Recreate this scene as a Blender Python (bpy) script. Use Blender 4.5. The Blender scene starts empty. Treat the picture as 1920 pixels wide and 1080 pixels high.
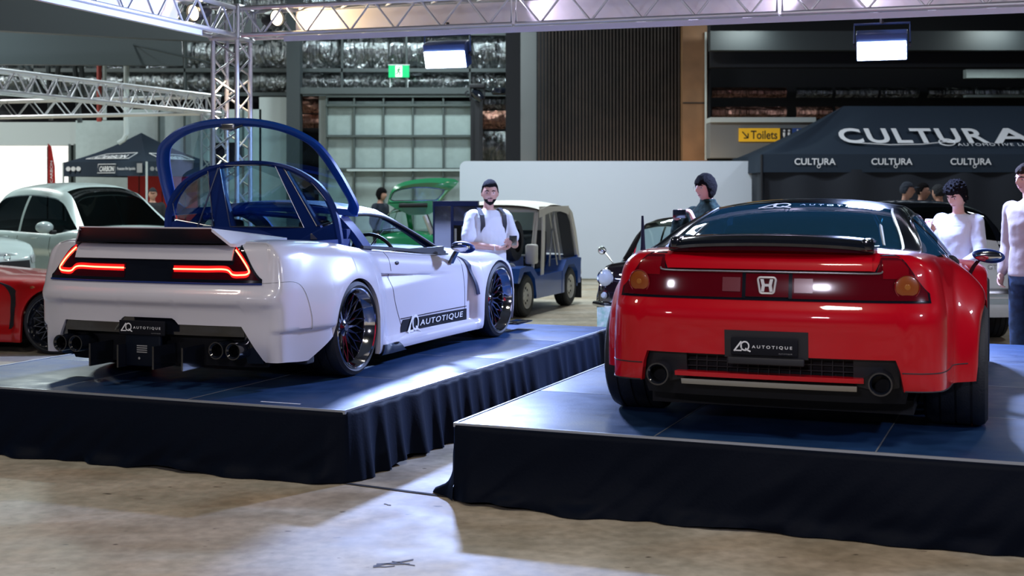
import bpy, bmesh, math, random
from mathutils import Vector, Matrix, noise
random.seed(7)
PI = math.pi
sc = bpy.context.scene
COL = sc.collection
F, HZ, CZ = 2480.0, 362.0, 1.6          # focal length in pixels, horizon row, eye height (frame 1920x1080)

# ------------------------------------------------------------------ camera, world, lights, exposure
cd = bpy.data.cameras.new('camera'); cam = bpy.data.objects.new('camera', cd); COL.objects.link(cam)
cam.location = (0, 0, CZ); cam.rotation_euler = (PI/2, 0, 0)
cd.sensor_width = 36; cd.lens = 36*F/1920; cd.shift_y = (HZ-540)/1920
cd.clip_end = 200
cd.dof.use_dof = True; cd.dof.focus_distance = 8.3; cd.dof.aperture_fstop = 3.5
sc.camera = cam
sc.view_settings.view_transform = 'Standard'; sc.view_settings.look = 'None'
sc.view_settings.gamma = 1.0; sc.view_settings.use_curve_mapping = False
sc.view_settings.exposure = 0.12
sc.cycles.use_denoising = True
sc.cycles.max_bounces = 8; sc.cycles.transparent_max_bounces = 16
sc.cycles.caustics_reflective = False; sc.cycles.caustics_refractive = False
sc.cycles.sample_clamp_indirect = 4.0
w = bpy.data.worlds.new('world'); sc.world = w; w.use_nodes = True
w.node_tree.nodes['Background'].inputs[0].default_value = (0.55, 0.62, 0.72, 1)
w.node_tree.nodes['Background'].inputs[1].default_value = 0.10

px_ = lambda x, D: (x-960)/F*D
def area(name, loc, target, sx, sy, power, col, spread=None):
    l = bpy.data.lights.new(name, 'AREA'); l.shape = 'RECTANGLE'; l.size = sx; l.size_y = sy
    l.energy = power; l.color = col
    if spread: l.spread = spread
    o = bpy.data.objects.new(name, l); COL.objects.link(o); o.location = loc
    o.rotation_euler = (Vector(target)-Vector(loc)).to_track_quat('-Z', 'Y').to_euler()
    return o
def spot(name, loc, target, power, col, angle, blend=.4, r=.05):
    l = bpy.data.lights.new(name, 'SPOT'); l.energy = power; l.color = col; l.spot_size = angle; l.spot_blend = blend; l.shadow_soft_size = r
    o = bpy.data.objects.new(name, l); COL.objects.link(o); o.location = loc
    o.rotation_euler = (Vector(target)-Vector(loc)).to_track_quat('-Z', 'Y').to_euler()
    return o
# stage axes: u runs along the stage length (away from the camera), w to the right along its front
ang = math.radians(21.8)
U = Vector((math.sin(ang), math.cos(ang), 0)); W = Vector((math.cos(ang), -math.sin(ang), 0))
TR0 = Vector((-3.05, 14.4, 0))                     # truss corner
TRW = Vector((0.953, -0.302, 0)).normalized(); TRU = Vector((0.302, 0.953, 0)).normalized()
LAMP1 = TR0 + TRW*2.50 + Vector((0, 0, 3.03)); LAMP2 = TR0 + TRW*6.82 + Vector((0, 0, 2.98))
BLUE = (0.40, 0.53, 1.0)
for i, L in enumerate((LAMP1, LAMP2)):             # the two floods hanging from the truss
    d = -TRU
    area('flood_light', L + d*0.16, L + d*4 + Vector((0, 0, -2.3)), .40, .15, (560, 560)[i], BLUE)
# the floods of the same truss ring on the camera's side of the display (out of the picture)
area('flood_light', (-1.5, -0.6, 3.0), (1.2, 7, .9), .50, .20, 62, (.86, .82, 1.0))
area('flood_light', (-5.6, 0.8, 3.2), (-2.4, 8.5, .9), .50, .20, 34, (.92, .86, 1.0))
area('flood_light', (5.0, 2.0, 3.4), (-.6, 9.5, .7), .50, .20, 90, (.70, .76, 1.0))
area('flood_light', (7.6, 7.2, 3.4), (1.9, 8.5, .7), .50, .20, 60, (.8, .80, 1.0))
# warm spots inside the truss corner, shining along both arms
spot('truss_spot', TR0 + TRW*.55 + Vector((0, 0, 3.50)) - TRU*.05, TR0 + TRW*3.5 + Vector((0, 0, 3.38)) + TRU*.12, 260, (1.0, .72, .36), 1.3)
spot('truss_spot', TR0 - TRU*.75 + Vector((0, 0, 3.50)) + TRW*.05, TR0 - TRU*3.5 + Vector((0, 0, 3.38)) - TRW*.12, 90, (1.0, .72, .36), 1.3)
for a_, b_ in ((3.2, 5.5), (6.2, 3.9), (6.4, 9.5)):
    spot('truss_spot', TR0 + TRW*a_ + Vector((0, 0, 3.5)) - TRU*.08, TR0 + TRW*b_ + Vector((0, 0, 3.42)) + TRU*.12, 26, (.80, .72, 1.0), 1.5)  # lavender spots without fixtures, added to brighten the truss fabric
spot('truss_spot', TR0 + Vector((0, 0, 3.20)), TR0, 90, (1.0, .72, .42), .9, r=.04)
spot('truss_spot', (px_(392, 22.4), 22.4, 3.14), (px_(60, 18.6), 18.6, 3.10), 10, (1.0, .62, .40), .5, r=.04)
# hall high-bay lamps
for (x, y, p, c) in [(-7, 20, 560, (.86, 1, .97)), (1, 20, 420, (.84, .93, 1)), (9, 19, 150, (.84, .92, 1)), (-6, 6, 110, (1, .90, .76)), (0, 2, 170, (1, .90, .76)), (7, 4, 110, (1, .92, .82)),
                     (-13, 25, 560, (.95, 1, .97)), (-2, 27.5, 330, (.85, 1, 1))]:
    area('high_bay_light', (x, y, 7.0), (x, y, 0), 1.2, .6, p, c)

# ------------------------------------------------------------------ materials
def mat(name, col, rough=.5, metal=0, coat=0, emit=None, es=1.0, spec=None, alpha=None, trans=0, noise_amt=0, noise_scale=8, bump=0, bump_scale=40, rough_var=0, sheen=0, ior=None, col2=None, coat_r=.05):
    m = bpy.data.materials.new(name); m.use_nodes = True
    nt = m.node_tree; b = nt.nodes['Principled BSDF']; I = b.inputs
    I['Base Color'].default_value = (*col, 1); I['Roughness'].default_value = rough; I['Metallic'].default_value = metal
    if coat: I['Coat Weight'].default_value = coat; I['Coat Roughness'].default_value = coat_r
    if spec is not None: I['Specular IOR Level'].default_value = spec
    if emit: I['Emission Color'].default_value = (*emit, 1); I['Emission Strength'].default_value = es
    if trans: I['Transmission Weight'].default_value = trans
    if ior: I['IOR'].default_value = ior
    if alpha is not None: I['Alpha'].default_value = alpha
    if sheen: I['Sheen Weight'].default_value = sheen
    if noise_amt or bump or rough_var or col2:
        tc = nt.nodes.new('ShaderNodeTexCoord'); n = nt.nodes.new('ShaderNodeTexNoise')
        n.inputs['Scale'].default_value = noise_scale; n.inputs['Detail'].default_value = 6
        nt.links.new(tc.outputs['Object'], n.inputs['Vector'])
        if noise_amt or col2:
            r = nt.nodes.new('ShaderNodeValToRGB'); r.color_ramp.elements[0].position = .35; r.color_ramp.elements[1].position = .65
            c2 = col2 or tuple(min(1, c*(1+noise_amt)) for c in col)
            r.color_ramp.elements[0].color = (*[c*(1-noise_amt) for c in col], 1); r.color_ramp.elements[1].color = (*c2, 1)
            nt.links.new(n.outputs['Fac'], r.inputs['Fac']); nt.links.new(r.outputs['Color'], I['Base Color'])
        if rough_var:
            mr = nt.nodes.new('ShaderNodeMapRange'); mr.inputs['To Min'].default_value = max(.02, rough-rough_var); mr.inputs['To Max'].default_value = rough+rough_var
            mr.inputs['From Min'].default_value = .3; mr.inputs['From Max'].default_value = .7
            nt.links.new(n.outputs['Fac'], mr.inputs['Value']); nt.links.new(mr.outputs['Result'], I['Roughness'])
        if bump:
            n2 = nt.nodes.new('ShaderNodeTexNoise'); n2.inputs['Scale'].default_value = bump_scale; n2.inputs['Detail'].default_value = 4
            nt.links.new(tc.outputs['Object'], n2.inputs['Vector'])
            bp = nt.nodes.new('ShaderNodeBump'); bp.inputs['Strength'].default_value = bump; bp.inputs['Distance'].default_value = .02
            nt.links.new(n2.outputs['Fac'], bp.inputs['Height']); nt.links.new(bp.outputs['Normal'], I['Normal'])
    return m
def glass(name, tint, refl=.06, rough=.02):
    """thin tinted pane: clear tinted see-through mixed with a glossy reflection"""
    m = bpy.data.materials.new(name); m.use_nodes = True; nt = m.node_tree
    nt.nodes.remove(nt.nodes['Principled BSDF']); out = nt.nodes['Material Output']
    t = nt.nodes.new('ShaderNodeBsdfTransparent'); t.inputs[0].default_value = (*tint, 1)
    g = nt.nodes.new('ShaderNodeBsdfGlossy'); g.inputs['Roughness'].default_value = rough; g.inputs['Color'].default_value = (.9, .95, 1, 1)
    fr = nt.nodes.new('ShaderNodeLayerWeight'); fr.inputs[0].default_value = .5
    pw = nt.nodes.new('ShaderNodeMath'); pw.operation = 'POWER'; pw.inputs[1].default_value = 4.0
    mx = nt.nodes.new('ShaderNodeMixShader'); mr = nt.nodes.new('ShaderNodeMapRange'); mr.inputs['To Min'].default_value = refl; mr.inputs['To Max'].default_value = .8
    nt.links.new(fr.outputs['Facing'], pw.inputs[0]); nt.links.new(pw.outputs[0], mr.inputs['Value']); nt.links.new(mr.outputs[0], mx.inputs[0])
    nt.links.new(t.outputs[0], mx.inputs[1]); nt.links.new(g.outputs[0], mx.inputs[2]); nt.links.new(mx.outputs[0], out.inputs[0])
    return m
M = {}
M['white_paint'] = mat('pearl_white_paint', (.66, .66, .74), .30, coat=.8, coat_r=.06)
M['red_paint'] = mat('red_paint', (.50, .0, .010), .35, spec=.12, coat=.75, coat_r=.03)
M['black_gloss'] = mat('black_gloss', (.006, .008, .014), .12, coat=1, coat_r=.03)
M['blue_black'] = mat('blue_black_paint', (.003, .024, .16), .5, spec=.3)
M['hatch_blue'] = mat('hatch_blue', (.004, .05, .30), .35, coat=.3)
M['black_plastic'] = mat('black_plastic', (.010, .011, .016), .55)
M['dark'] = mat('dark_inside', (.006, .007, .010), .8)
M['rubber'] = mat('rubber', (.013, .016, .022), .62, bump=.15, bump_scale=90)
M['chrome'] = mat('chrome', (.82, .84, .88), .08, metal=1)
M['dark_chrome'] = mat('dark_chrome', (.16, .16, .19), .16, metal=1)
M['steel'] = mat('steel', (.45, .47, .50), .3, metal=1)
M['alu'] = mat('truss_aluminium', (.66, .67, .72), .38, metal=.7)
M['lamp_red'] = mat('tail_lamp_red', (.10, .001, .006), .10, coat=1)
M['lamp_red_bright'] = mat('tail_lamp_red_upper', (.22, .002, .008), .12, coat=1)
M['lamp_dark'] = mat('tail_lamp_smoked', (.035, .002, .006), .08, coat=1)
M['amber'] = mat('amber_lens', (.26, .055, .004), .35, coat=.3, emit=(.8, .22, .02), es=.0)
M['clear_lens'] = mat('reverse_lens', (.16, .03, .04), .2, coat=1)
M['glow'] = mat('led_glow', (1, .1, .05), .4, emit=(1, .13, .06), es=9)
M['glow_halo'] = mat('led_halo', (.5, .01, .01), .4, emit=(1, .01, .01), es=.55)  # glowing red band imitates the halo of light around the LED line
M['glass_blue'] = glass('tinted_glass', (.10, .26, .40), .10)
def haze_mix(m, col, k):
    nt = m.node_tree; out = nt.nodes['Material Output']; src = out.inputs[0].links[0].from_socket
    d = nt.nodes.new('ShaderNodeBsdfDiffuse'); d.inputs[0].default_value = (*col, 1); mx = nt.nodes.new('ShaderNodeMixShader'); mx.inputs[0].default_value = k
    nt.links.new(src, mx.inputs[1]); nt.links.new(d.outputs[0], mx.inputs[2]); nt.links.new(mx.outputs[0], out.inputs[0])
haze_mix(M['glass_blue'], (.02, .10, .20), .45)  # diffuse blue share imitates the bluish light in the rear glass
M['glass_hatch'] = glass('hatch_glass', (.50, .68, .74), .12)
M['glass_dark'] = glass('dark_glass', (.05, .07, .08), .06)
M['glass_clear'] = glass('clear_glass', (.75, .88, .90), .05)
M['white_text'] = mat('white_lettering', (.80, .82, .86), .5)
M['grey_text'] = mat('grey_lettering', (.30, .31, .33), .5)
M['plate'] = mat('black_plate', (.006, .007, .012), .6, spec=.15)
M['seat'] = mat('seat_leather', (.02, .022, .03), .6)
M['skirt'] = mat('skirt_cloth', (.0008, .0026, .008), .6, spec=.10, sheen=.07, bump=.08, bump_scale=60)
def stage_mat():
    m = mat('stage_deck', (.012, .045, .13), .46, spec=.35, noise_scale=7, rough_var=.07, noise_amt=.12, bump=.05, bump_scale=80)
    return m
M['skirt'].node_tree.nodes['Principled BSDF'].inputs['Sheen Tint'].default_value = (.10, .30, .90, 1)
M['deck'] = stage_mat()
M['deck_edge'] = mat('deck_edge_aluminium', (.42, .46, .52), .4, metal=.6)

# ------------------------------------------------------------------ mesh helpers
def smooth(a, b, x):
    t = max(0., min(1., (x-a)/(b-a))); return t*t*(3-2*t)
def lerp(a, b, t): return a+(b-a)*t
def interp(tab, x):
    """smooth (monotone-ish cubic) interpolation of [(x, v), ...]"""
    if x <= tab[0][0]: return tab[0][1]
    if x >= tab[-1][0]: return tab[-1][1]
    n = len(tab)
    for i in range(n-1):
        if tab[i][0] <= x <= tab[i+1][0]: break
    x0, y0 = tab[i]; x1, y1 = tab[i+1]; h = x1-x0
    def slope(k):
        if k <= 0: return (tab[1][1]-tab[0][1])/(tab[1][0]-tab[0][0])
        if k >= n-1: return (tab[-1][1]-tab[-2][1])/(tab[-1][0]-tab[-2][0])
        a = (tab[k][1]-tab[k-1][1])/(tab[k][0]-tab[k-1][0]); b = (tab[k+1][1]-tab[k][1])/(tab[k+1][0]-tab[k][0])
        return 0 if a*b <= 0 else 2*a*b/(a+b)
    m0, m1 = slope(i), slope(i+1); t = (x-x0)/h
    return (2*t**3-3*t**2+1)*y0+(t**3-2*t**2+t)*h*m0+(-2*t**3+3*t**2)*y1+(t**3-t**2)*h*m1
def catmull(pts, n=12, closed=False):
    pts = [Vector(p) for p in pts]; out = []; N = len(pts)
    rng = range(N) if closed else range(N-1)
    for i in rng:
        if closed: p0, p1, p2, p3 = pts[i-1], pts[i], pts[(i+1) % N], pts[(i+2) % N]
        else: p0, p1, p2, p3 = pts[max(i-1, 0)], pts[i], pts[i+1], pts[min(i+2, N-1)]
        for k in range(n):
            t = k/n
            out.append(.5*((2*p1)+(p2-p0)*t+(2*p0-5*p1+4*p2-p3)*t*t+(3*p1-p0-3*p2+p3)*t**3))
    if not closed: out.append(pts[-1])
    return out
class MB:
    def __init__(s): s.v = []; s.f = []; s.m = []; s.mi = 0
    def add(s, vs, fs):
        b = len(s.v); s.v += [tuple(v) for v in vs]; s.f += [tuple(i+b for i in f) for f in fs]; s.m += [s.mi]*len(fs); return s
    def box(s, c, d, R=None, bev=0):
        bm = bmesh.new(); bmesh.ops.create_cube(bm, size=1)
        for v in bm.verts: v.co = Vector((v.co.x*d[0], v.co.y*d[1], v.co.z*d[2]))
        if bev: bmesh.ops.bevel(bm, geom=bm.edges[:], offset=bev, segments=3, profile=.5, affect='EDGES')
        mtx = Matrix.Translation(Vector(c)) @ (R.to_4x4() if R is not None else Matrix())
        bm.verts.ensure_lookup_table(); bm.verts.index_update()
        s.add([mtx @ v.co for v in bm.verts], [[v.index for v in f.verts] for f in bm.faces]); bm.free(); return s
    def tube(s, pts, r, n=8, closed=False, caps=True):
        pts = [Vector(p) for p in pts]; N = len(pts); rs = r if isinstance(r, (list, tuple)) else [r]*N
        vs = []; up = None
        for i in range(N):
            if closed: t = pts[(i+1) % N]-pts[i-1]
            else: t = pts[min(i+1, N-1)]-pts[max(i-1, 0)]
            if t.length < 1e-9: t = Vector((0, 0, 1))
            t.normalize()
            if up is None: up = Vector((0, 0, 1)) if abs(t.z) < .9 else Vector((1, 0, 0))
            a = up-t*up.dot(t)
            if a.length < 1e-6: a = Vector((1, 0, 0))-t*t.x
            a.normalize(); b = t.cross(a); up = a
            for k in range(n):
                q = 2*PI*k/n; vs.append(pts[i]+(a*math.cos(q)+b*math.sin(q))*rs[i])
        fs = []
        for i in range(N if closed else N-1):
            j = (i+1) % N
            for k in range(n): fs.append((i*n+k, i*n+(k+1) % n, j*n+(k+1) % n, j*n+k))
        if caps and not closed:
            fs.append(tuple(range(n))[::-1]); fs.append(tuple((N-1)*n+k for k in range(n)))
        return s.add(vs, fs)
    def strip(s, pts, wv, hv):
        """rectangular bar swept along pts; wv, hv half-size vectors (or functions of the index)"""
        vs = []; N = len(pts)
        for i, p in enumerate(pts):
            a = Vector(wv(i) if callable(wv) else wv); b = Vector(hv(i) if callable(hv) else hv); p = Vector(p)
            vs += [p-a-b, p+a-b, p+a+b, p-a+b]
        fs = [(i*4+k, i*4+(k+1) % 4, i*4+4+(k+1) % 4, i*4+4+k) for i in range(N-1) for k in range(4)]
        fs += [(3, 2, 1, 0), tuple((N-1)*4+k for k in range(4))]
        return s.add(vs, fs)
    def lathe(s, prof, n=48, axis='z', c=(0, 0, 0), R=None, closed_prof=False):
        """prof: (radius, height along axis)"""
        vs = []
        for (r, h) in prof:
            for k in range(n):
                q = 2*PI*k/n; a, b = r*math.cos(q), r*math.sin(q)
                p = {'z': Vector((a, b, h)), 'y': Vector((a, h, b)), 'x': Vector((h, a, b))}[axis]
                if R is not None: p = R @ p
                vs.append(p+Vector(c))
        P = len(prof); fs = []
        for i in range(P if closed_prof else P-1):
            j = (i+1) % P
            for k in range(n): fs.append((i*n+k, i*n+(k+1) % n, j*n+(k+1) % n, j*n+k))
        return s.add(vs, fs)
    def grid(s, fn, us, vs_, skip=None):
        """fn(u, v) -> point"""
        vs = [fn(u, v) for u in us for v in vs_]; n = len(vs_); fs = []
        for i in range(len(us)-1):
            for j in range(n-1):
                if skip and skip((us[i]+us[i+1])/2, (vs_[j]+vs_[j+1])/2): continue
                fs.append((i*n+j, (i+1)*n+j, (i+1)*n+j+1, i*n+j+1))
        return s.add(vs, fs)
    def prism(s, poly, fn0, fn1):
        """poly: 2D outline; fn0/fn1 map (a, b) to the two faces"""
        n = len(poly); vs = [fn0(*p) for p in poly]+[fn1(*p) for p in poly]
        fs = [tuple(range(n))[::-1], tuple(range(n, 2*n))]+[(i, (i+1) % n, n+(i+1) % n, n+i) for i in range(n)]
        return s.add(vs, fs)
    def ell(s, c, r, n=20, m=12, R=None):
        vs = []; fs = []
        for i in range(m+1):
            th = PI*i/m
            for k in range(n):
                q = 2*PI*k/n; p = Vector((r[0]*math.sin(th)*math.cos(q), r[1]*math.sin(th)*math.sin(q), r[2]*math.cos(th)))
                if R is not None: p = R @ p
                vs.append(p+Vector(c))
        for i in range(m):
            for k in range(n): fs.append((i*n+k, (i+1)*n+k, (i+1)*n+(k+1) % n, i*n+(k+1) % n))
        return s.add(vs, fs)
    def build(s, name, mats, parent=None, sm=True, angle=35, weld=1e-5, recalc=True):
        me = bpy.data.meshes.new(name); me.from_pydata(s.v, [], s.f)
        if not isinstance(mats, (list, tuple)): mats = [mats]
        for m in mats: me.materials.append(M[m] if isinstance(m, str) else m)
        if len(mats) > 1: me.polygons.foreach_set('material_index', s.m)
        bm = bmesh.new(); bm.from_mesh(me)
        if weld: bmesh.ops.remove_doubles(bm, verts=bm.verts, dist=weld)
        bmesh.ops.dissolve_degenerate(bm, edges=bm.edges, dist=1e-6)
        if recalc: bmesh.ops.recalc_face_normals(bm, faces=bm.faces)
        for f in bm.faces: f.smooth = sm
        if sm:
            ca = math.radians(angle)
            for e in bm.edges:
                if len(e.link_faces) == 2 and e.calc_face_angle(0) > ca: e.smooth = False
        bm.to_mesh(me); bm.free(); me.update()
        o = bpy.data.objects.new(name, me); COL.objects.link(o)
        if parent: o.parent = parent
        return o
def thing(name, label, cat, loc=(0, 0, 0), rotz=0, group=None):
    o = bpy.data.objects.new(name, None); COL.objects.link(o); o.empty_display_size = .1
    o.location = loc; o.rotation_euler = (0, 0, rotz); o['label'] = label; o['category'] = cat
    if group: o['group'] = group
    return o
def tag(o, label, cat, group=None, kind=None):
    o['label'] = label; o['category'] = cat
    if group: o['group'] = group
    if kind: o['kind'] = kind
    return o
def struct(o, label=None):
    o['kind'] = 'structure'
    if label: o['label'] = label
    return o
def dup(root, loc=None, rotz=None, label=None, group=None):
    r = root.copy(); COL.objects.link(r)
    if loc is not None: r.location = loc
    if rotz is not None: r.rotation_euler = (0, 0, rotz)
    if label: r['label'] = label
    if group: r['group'] = group
    for ch in list(root.children):
        c = ch.copy(); COL.objects.link(c); c.parent = r
        for g in list(ch.children):
            d = g.copy(); COL.objects.link(d); d.parent = c
    return r
def text_mesh(body, size=1.0, bold=0.0, shear=0.0, space=1.0, extrude=0.0, align='LEFT'):
    cu = bpy.data.curves.new('t', 'FONT'); cu.body = body; cu.size = size; cu.offset = bold; cu.space_character = space
    cu.align_x = align; cu.extrude = extrude; cu.resolution_u = 4
    o = bpy.data.objects.new('t', cu); COL.objects.link(o)
    dg = bpy.context.evaluated_depsgraph_get(); me = bpy.data.meshes.new_from_object(o.evaluated_get(dg))
    vs = [(v.co.x+v.co.y*shear, v.co.y, v.co.z) for v in me.vertices]; fs = [tuple(p.vertices) for p in me.polygons]
    bpy.data.objects.remove(o); bpy.data.curves.remove(cu); bpy.data.meshes.remove(me)
    return vs, fs
def text_on(name, body, fn, material, parent=None, width=None, height=None, **k):
    """fn(a, b) maps the lettering's own plane to 3D; width/height rescale the whole word"""
    vs, fs = text_mesh(body, **k)
    x0 = min(v[0] for v in vs); x1 = max(v[0] for v in vs); y0 = min(v[1] for v in vs); y1 = max(v[1] for v in vs)
    sx = width/(x1-x0) if width else 1; sy = height/(y1-y0) if height else sx
    mb = MB(); mb.add([fn((v[0]-x0)*sx, (v[1]-y0)*sy) for v in vs], fs)
    return mb.build(name, material, parent, sm=False, recalc=False)
def plane_fn(o, a, b):
    o, a, b = Vector(o), Vector(a), Vector(b)
    return lambda s, t: o+a*s+b*t
def px(x, D): return (x-960)/F*D
def pz(y, D): return CZ-(y-HZ)/F*D
def P3(x, y, D): return Vector((px(x, D), D, pz(y, D)))

def monogram(name, fn, w_, h_, material, parent):
    """AQ sign: an open slanted A and a round Q with a tail; fn(a, b) maps to 3D"""
    mb = MB(); k = w_/1.9; v = h_
    def st(p, r):   # flat stroke
        P_ = [Vector((a, b, 0)) for a, b in p]; vs = []
        for i, q in enumerate(P_):
            t = (P_[min(i+1, len(P_)-1)]-P_[max(i-1, 0)]).normalized(); n = Vector((-t.y, t.x, 0))*r
            vs += [fn((q+n).x*k, (q+n).y*v), fn((q-n).x*k, (q-n).y*v)]
        mb.add(vs, [(2*i, 2*i+1, 2*i+3, 2*i+2) for i in range(len(P_)-1)])
    st([(0, 0), (.42, .5), (.84, 1.0)], .085); st([(.05, .06), (.5, .06), (.88, .06)], .06); st([(.84, 1.0), (.86, .6), (.9, .1)], .05)
    st([(1.25+.46*math.cos(q), .54+.44*math.sin(q)) for q in [i*PI/14 for i in range(29)]], .075)
    st([(1.3, .30), (1.55, .12), (1.9, -.02)], .075)
    return mb.build(name, material, parent, sm=False, recalc=False)
# ------------------------------------------------------------------ the hall
def concrete():
    m = mat('concrete', (.45, .415, .325), .60, spec=.3, noise_scale=2.4, noise_amt=.16, rough_var=.10, col2=(.53, .49, .40))
    nt = m.node_tree; b = nt.nodes['Principled BSDF']
    src = b.inputs['Base Color'].links[0].from_socket
    tc = nt.nodes.new('ShaderNodeTexCoord')
    # warm large stains
    n = nt.nodes.new('ShaderNodeTexNoise'); n.inputs['Scale'].default_value = .45; n.inputs['Detail'].default_value = 8; n.inputs['Distortion'].default_value = .8
    mp = nt.nodes.new('ShaderNodeMapping'); mp.inputs['Scale'].default_value = (1, 2.2, 1)
    nt.links.new(tc.outputs['Object'], mp.inputs[0]); nt.links.new(mp.outputs[0], n.inputs['Vector'])
    r = nt.nodes.new('ShaderNodeValToRGB'); r.color_ramp.elements[0].position = .42; r.color_ramp.elements[1].position = .62
    r.color_ramp.elements[0].color = (1, 1, 1, 1); r.color_ramp.elements[1].color = (.80, .70, .60, 1)
    nt.links.new(n.outputs['Fac'], r.inputs[0])
    mx = nt.nodes.new('ShaderNodeMix'); mx.data_type = 'RGBA'; mx.blend_type = 'MULTIPLY'; mx.inputs[0].default_value = 1
    nt.links.new(src, mx.inputs[6]); nt.links.new(r.outputs[0], mx.inputs[7])
    # small dark chips and scuffs
    v = nt.nodes.new('ShaderNodeTexNoise'); v.inputs['Scale'].default_value = 9; v.inputs['Detail'].default_value = 2; v.inputs['Roughness'].default_value = .4
    mp2 = nt.nodes.new('ShaderNodeMapping'); mp2.inputs['Scale'].default_value = (1, 2.0, 1)
    nt.links.new(tc.outputs['Object'], mp2.inputs[0]); nt.links.new(mp2.outputs[0], v.inputs['Vector'])
    r2 = nt.nodes.new('ShaderNodeValToRGB'); r2.color_ramp.elements[0].position = .235; r2.color_ramp.elements[1].position = .27
    r2.color_ramp.elements[0].color = (.30, .28, .27, 1); r2.color_ramp.elements[1].color = (1, 1, 1, 1)
    nt.links.new(v.outputs['Fac'], r2.inputs[0])
    mx2 = nt.nodes.new('ShaderNodeMix'); mx2.data_type = 'RGBA'; mx2.blend_type = 'MULTIPLY'; mx2.inputs[0].default_value = 1
    nt.links.new(mx.outputs[2], mx2.inputs[6]); nt.links.new(r2.outputs[0], mx2.inputs[7])
    n3 = nt.nodes.new('ShaderNodeTexNoise'); n3.inputs['Scale'].default_value = 14; n3.inputs['Detail'].default_value = 8
    nt.links.new(tc.outputs['Object'], n3.inputs['Vector'])
    r3 = nt.nodes.new('ShaderNodeValToRGB'); r3.color_ramp.elements[0].position = .35; r3.color_ramp.elements[1].position = .65; r3.color_ramp.elements[0].color = (.84, .84, .83, 1); r3.color_ramp.elements[1].color = (1.12, 1.12, 1.12, 1)
    nt.links.new(n3.outputs['Fac'], r3.inputs[0])
    mx3 = nt.nodes.new('ShaderNodeMix'); mx3.data_type = 'RGBA'; mx3.blend_type = 'MULTIPLY'; mx3.inputs[0].default_value = 1
    nt.links.new(mx2.outputs[2], mx3.inputs[6]); nt.links.new(r3.outputs[0], mx3.inputs[7])
    nt.links.new(mx3.outputs[2], b.inputs['Base Color'])
    return m
M['concrete'] = concrete()
M['joint'] = mat('floor_joint', (.012, .011, .012), .9)
def foil_mat(name, col):
    m = mat(name, col, .24, metal=1); nt = m.node_tree; b = nt.nodes['Principled BSDF']; tc = nt.nodes.new('ShaderNodeTexCoord')
    prev = None
    for sc3, st, dist in (((2.6, 2.6, .4), 1.0, .26), ((9, 9, 1.2), 1.0, .08), ((3.0, 3.0, 2.0), .5, .08)):
        mp = nt.nodes.new('ShaderNodeMapping'); mp.inputs['Scale'].default_value = sc3; n = nt.nodes.new('ShaderNodeTexNoise'); n.inputs['Scale'].default_value = 1; n.inputs['Detail'].default_value = 5; n.inputs['Distortion'].default_value = 1.2
        bp = nt.nodes.new('ShaderNodeBump'); bp.inputs['Strength'].default_value = st; bp.inputs['Distance'].default_value = dist
        nt.links.new(tc.outputs['Object'], mp.inputs[0]); nt.links.new(mp.outputs[0], n.inputs['Vector']); nt.links.new(n.outputs['Fac'], bp.inputs['Height'])
        if prev: nt.links.new(prev.outputs[0], bp.inputs['Normal'])
        prev = bp
    nt.links.new(prev.outputs[0], b.inputs['Normal']); return m
M['foil'] = foil_mat('silver_foil', (.34, .37, .39)); M['foil_warm'] = foil_mat('silver_foil_orange_lit', (.55, .30, .24))  # the warm copy carries orange reflected light in its colour
M['dark_steel'] = mat('dark_steel', (.035, .045, .052), .6)
M['girt'] = mat('girt_steel', (.06, .075, .08), .55)
M['pale_wall'] = mat('pale_wall', (.44, .49, .50), .8)
M['pale_panel'] = mat('pale_panel', (.42, .50, .51), .7, noise_amt=.04)
M['door_panel'] = mat('door_panel', (.30, .38, .38), .6, noise_amt=.05)
M['mullion'] = mat('mullion', (.06, .08, .08), .6)
M['timber_dark'] = mat('timber_slat', (.022, .014, .011), .6, noise_amt=.3, noise_scale=3)
M['timber'] = mat('timber_column', (.20, .10, .045), .6, noise_amt=.15, noise_scale=2)
M['black_wall'] = mat('black_wall', (.006, .007, .012), .7)
M['grey_wall'] = mat('grey_wall', (.16, .17, .18), .7)
M['banner_white'] = mat('media_wall_fabric', (.66, .72, .82), .8, bump=.1, bump_scale=2)
M['bright'] = mat('glowing_opening', (.9, .9, .88), .9, emit=(1, .97, .93), es=1.0)  # emissive sheet stands in for the bright room beyond the opening
def S(name, mb, m, **k): return struct(mb.build(name, m, None, **k))
BY = 30.0                                        # back wall plane
fl = MB().grid(lambda a, b: (a, b, 0), [-24, 24], [-6, 40]); S('floor', fl, 'concrete', sm=False)
scf = MB()
for (x0, y0, x1, y1, r) in ((700, 1062, 775, 1050, .010), (706, 1058, 768, 1058, .006), (735, 1053, 778, 1061, .005), (700, 1064, 740, 1062, .006), (720, 945, 733, 948, .006), (905, 942, 912, 946, .006)):
    a_, b_ = Vector((px(x0, 3968/(y0-HZ)), 3968/(y0-HZ), .0015)), Vector((px(x1, 3968/(y1-HZ)), 3968/(y1-HZ), .0015))
    scf.strip([a_.lerp(b_, t_)+Vector((0, .006*math.sin(t_*9), 0)) for t_ in (0, .3, .6, 1)], (0, r, 0), (0, 0, .0008))
o = scf.build('floor_scuff', mat('scuff', (.10, .11, .15), .8), None); o['kind'] = 'structure'
j = MB()
for (a, b) in [((-1.9, 7.05), (.02, 6.55)), ((.02, 6.55), (9, 4.2)), ((-.1, 9.0), (-4.0, -2))]:
    pass
jp = MB()
a = P3(655, 908, 0.0001); A = Vector((px(655, 7.27), 7.27, .002)); B = Vector((px(860, 6.93), 6.93, .002)); dd = (B-A).normalized(); nn = Vector((-dd.y, dd.x, 0))
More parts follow.
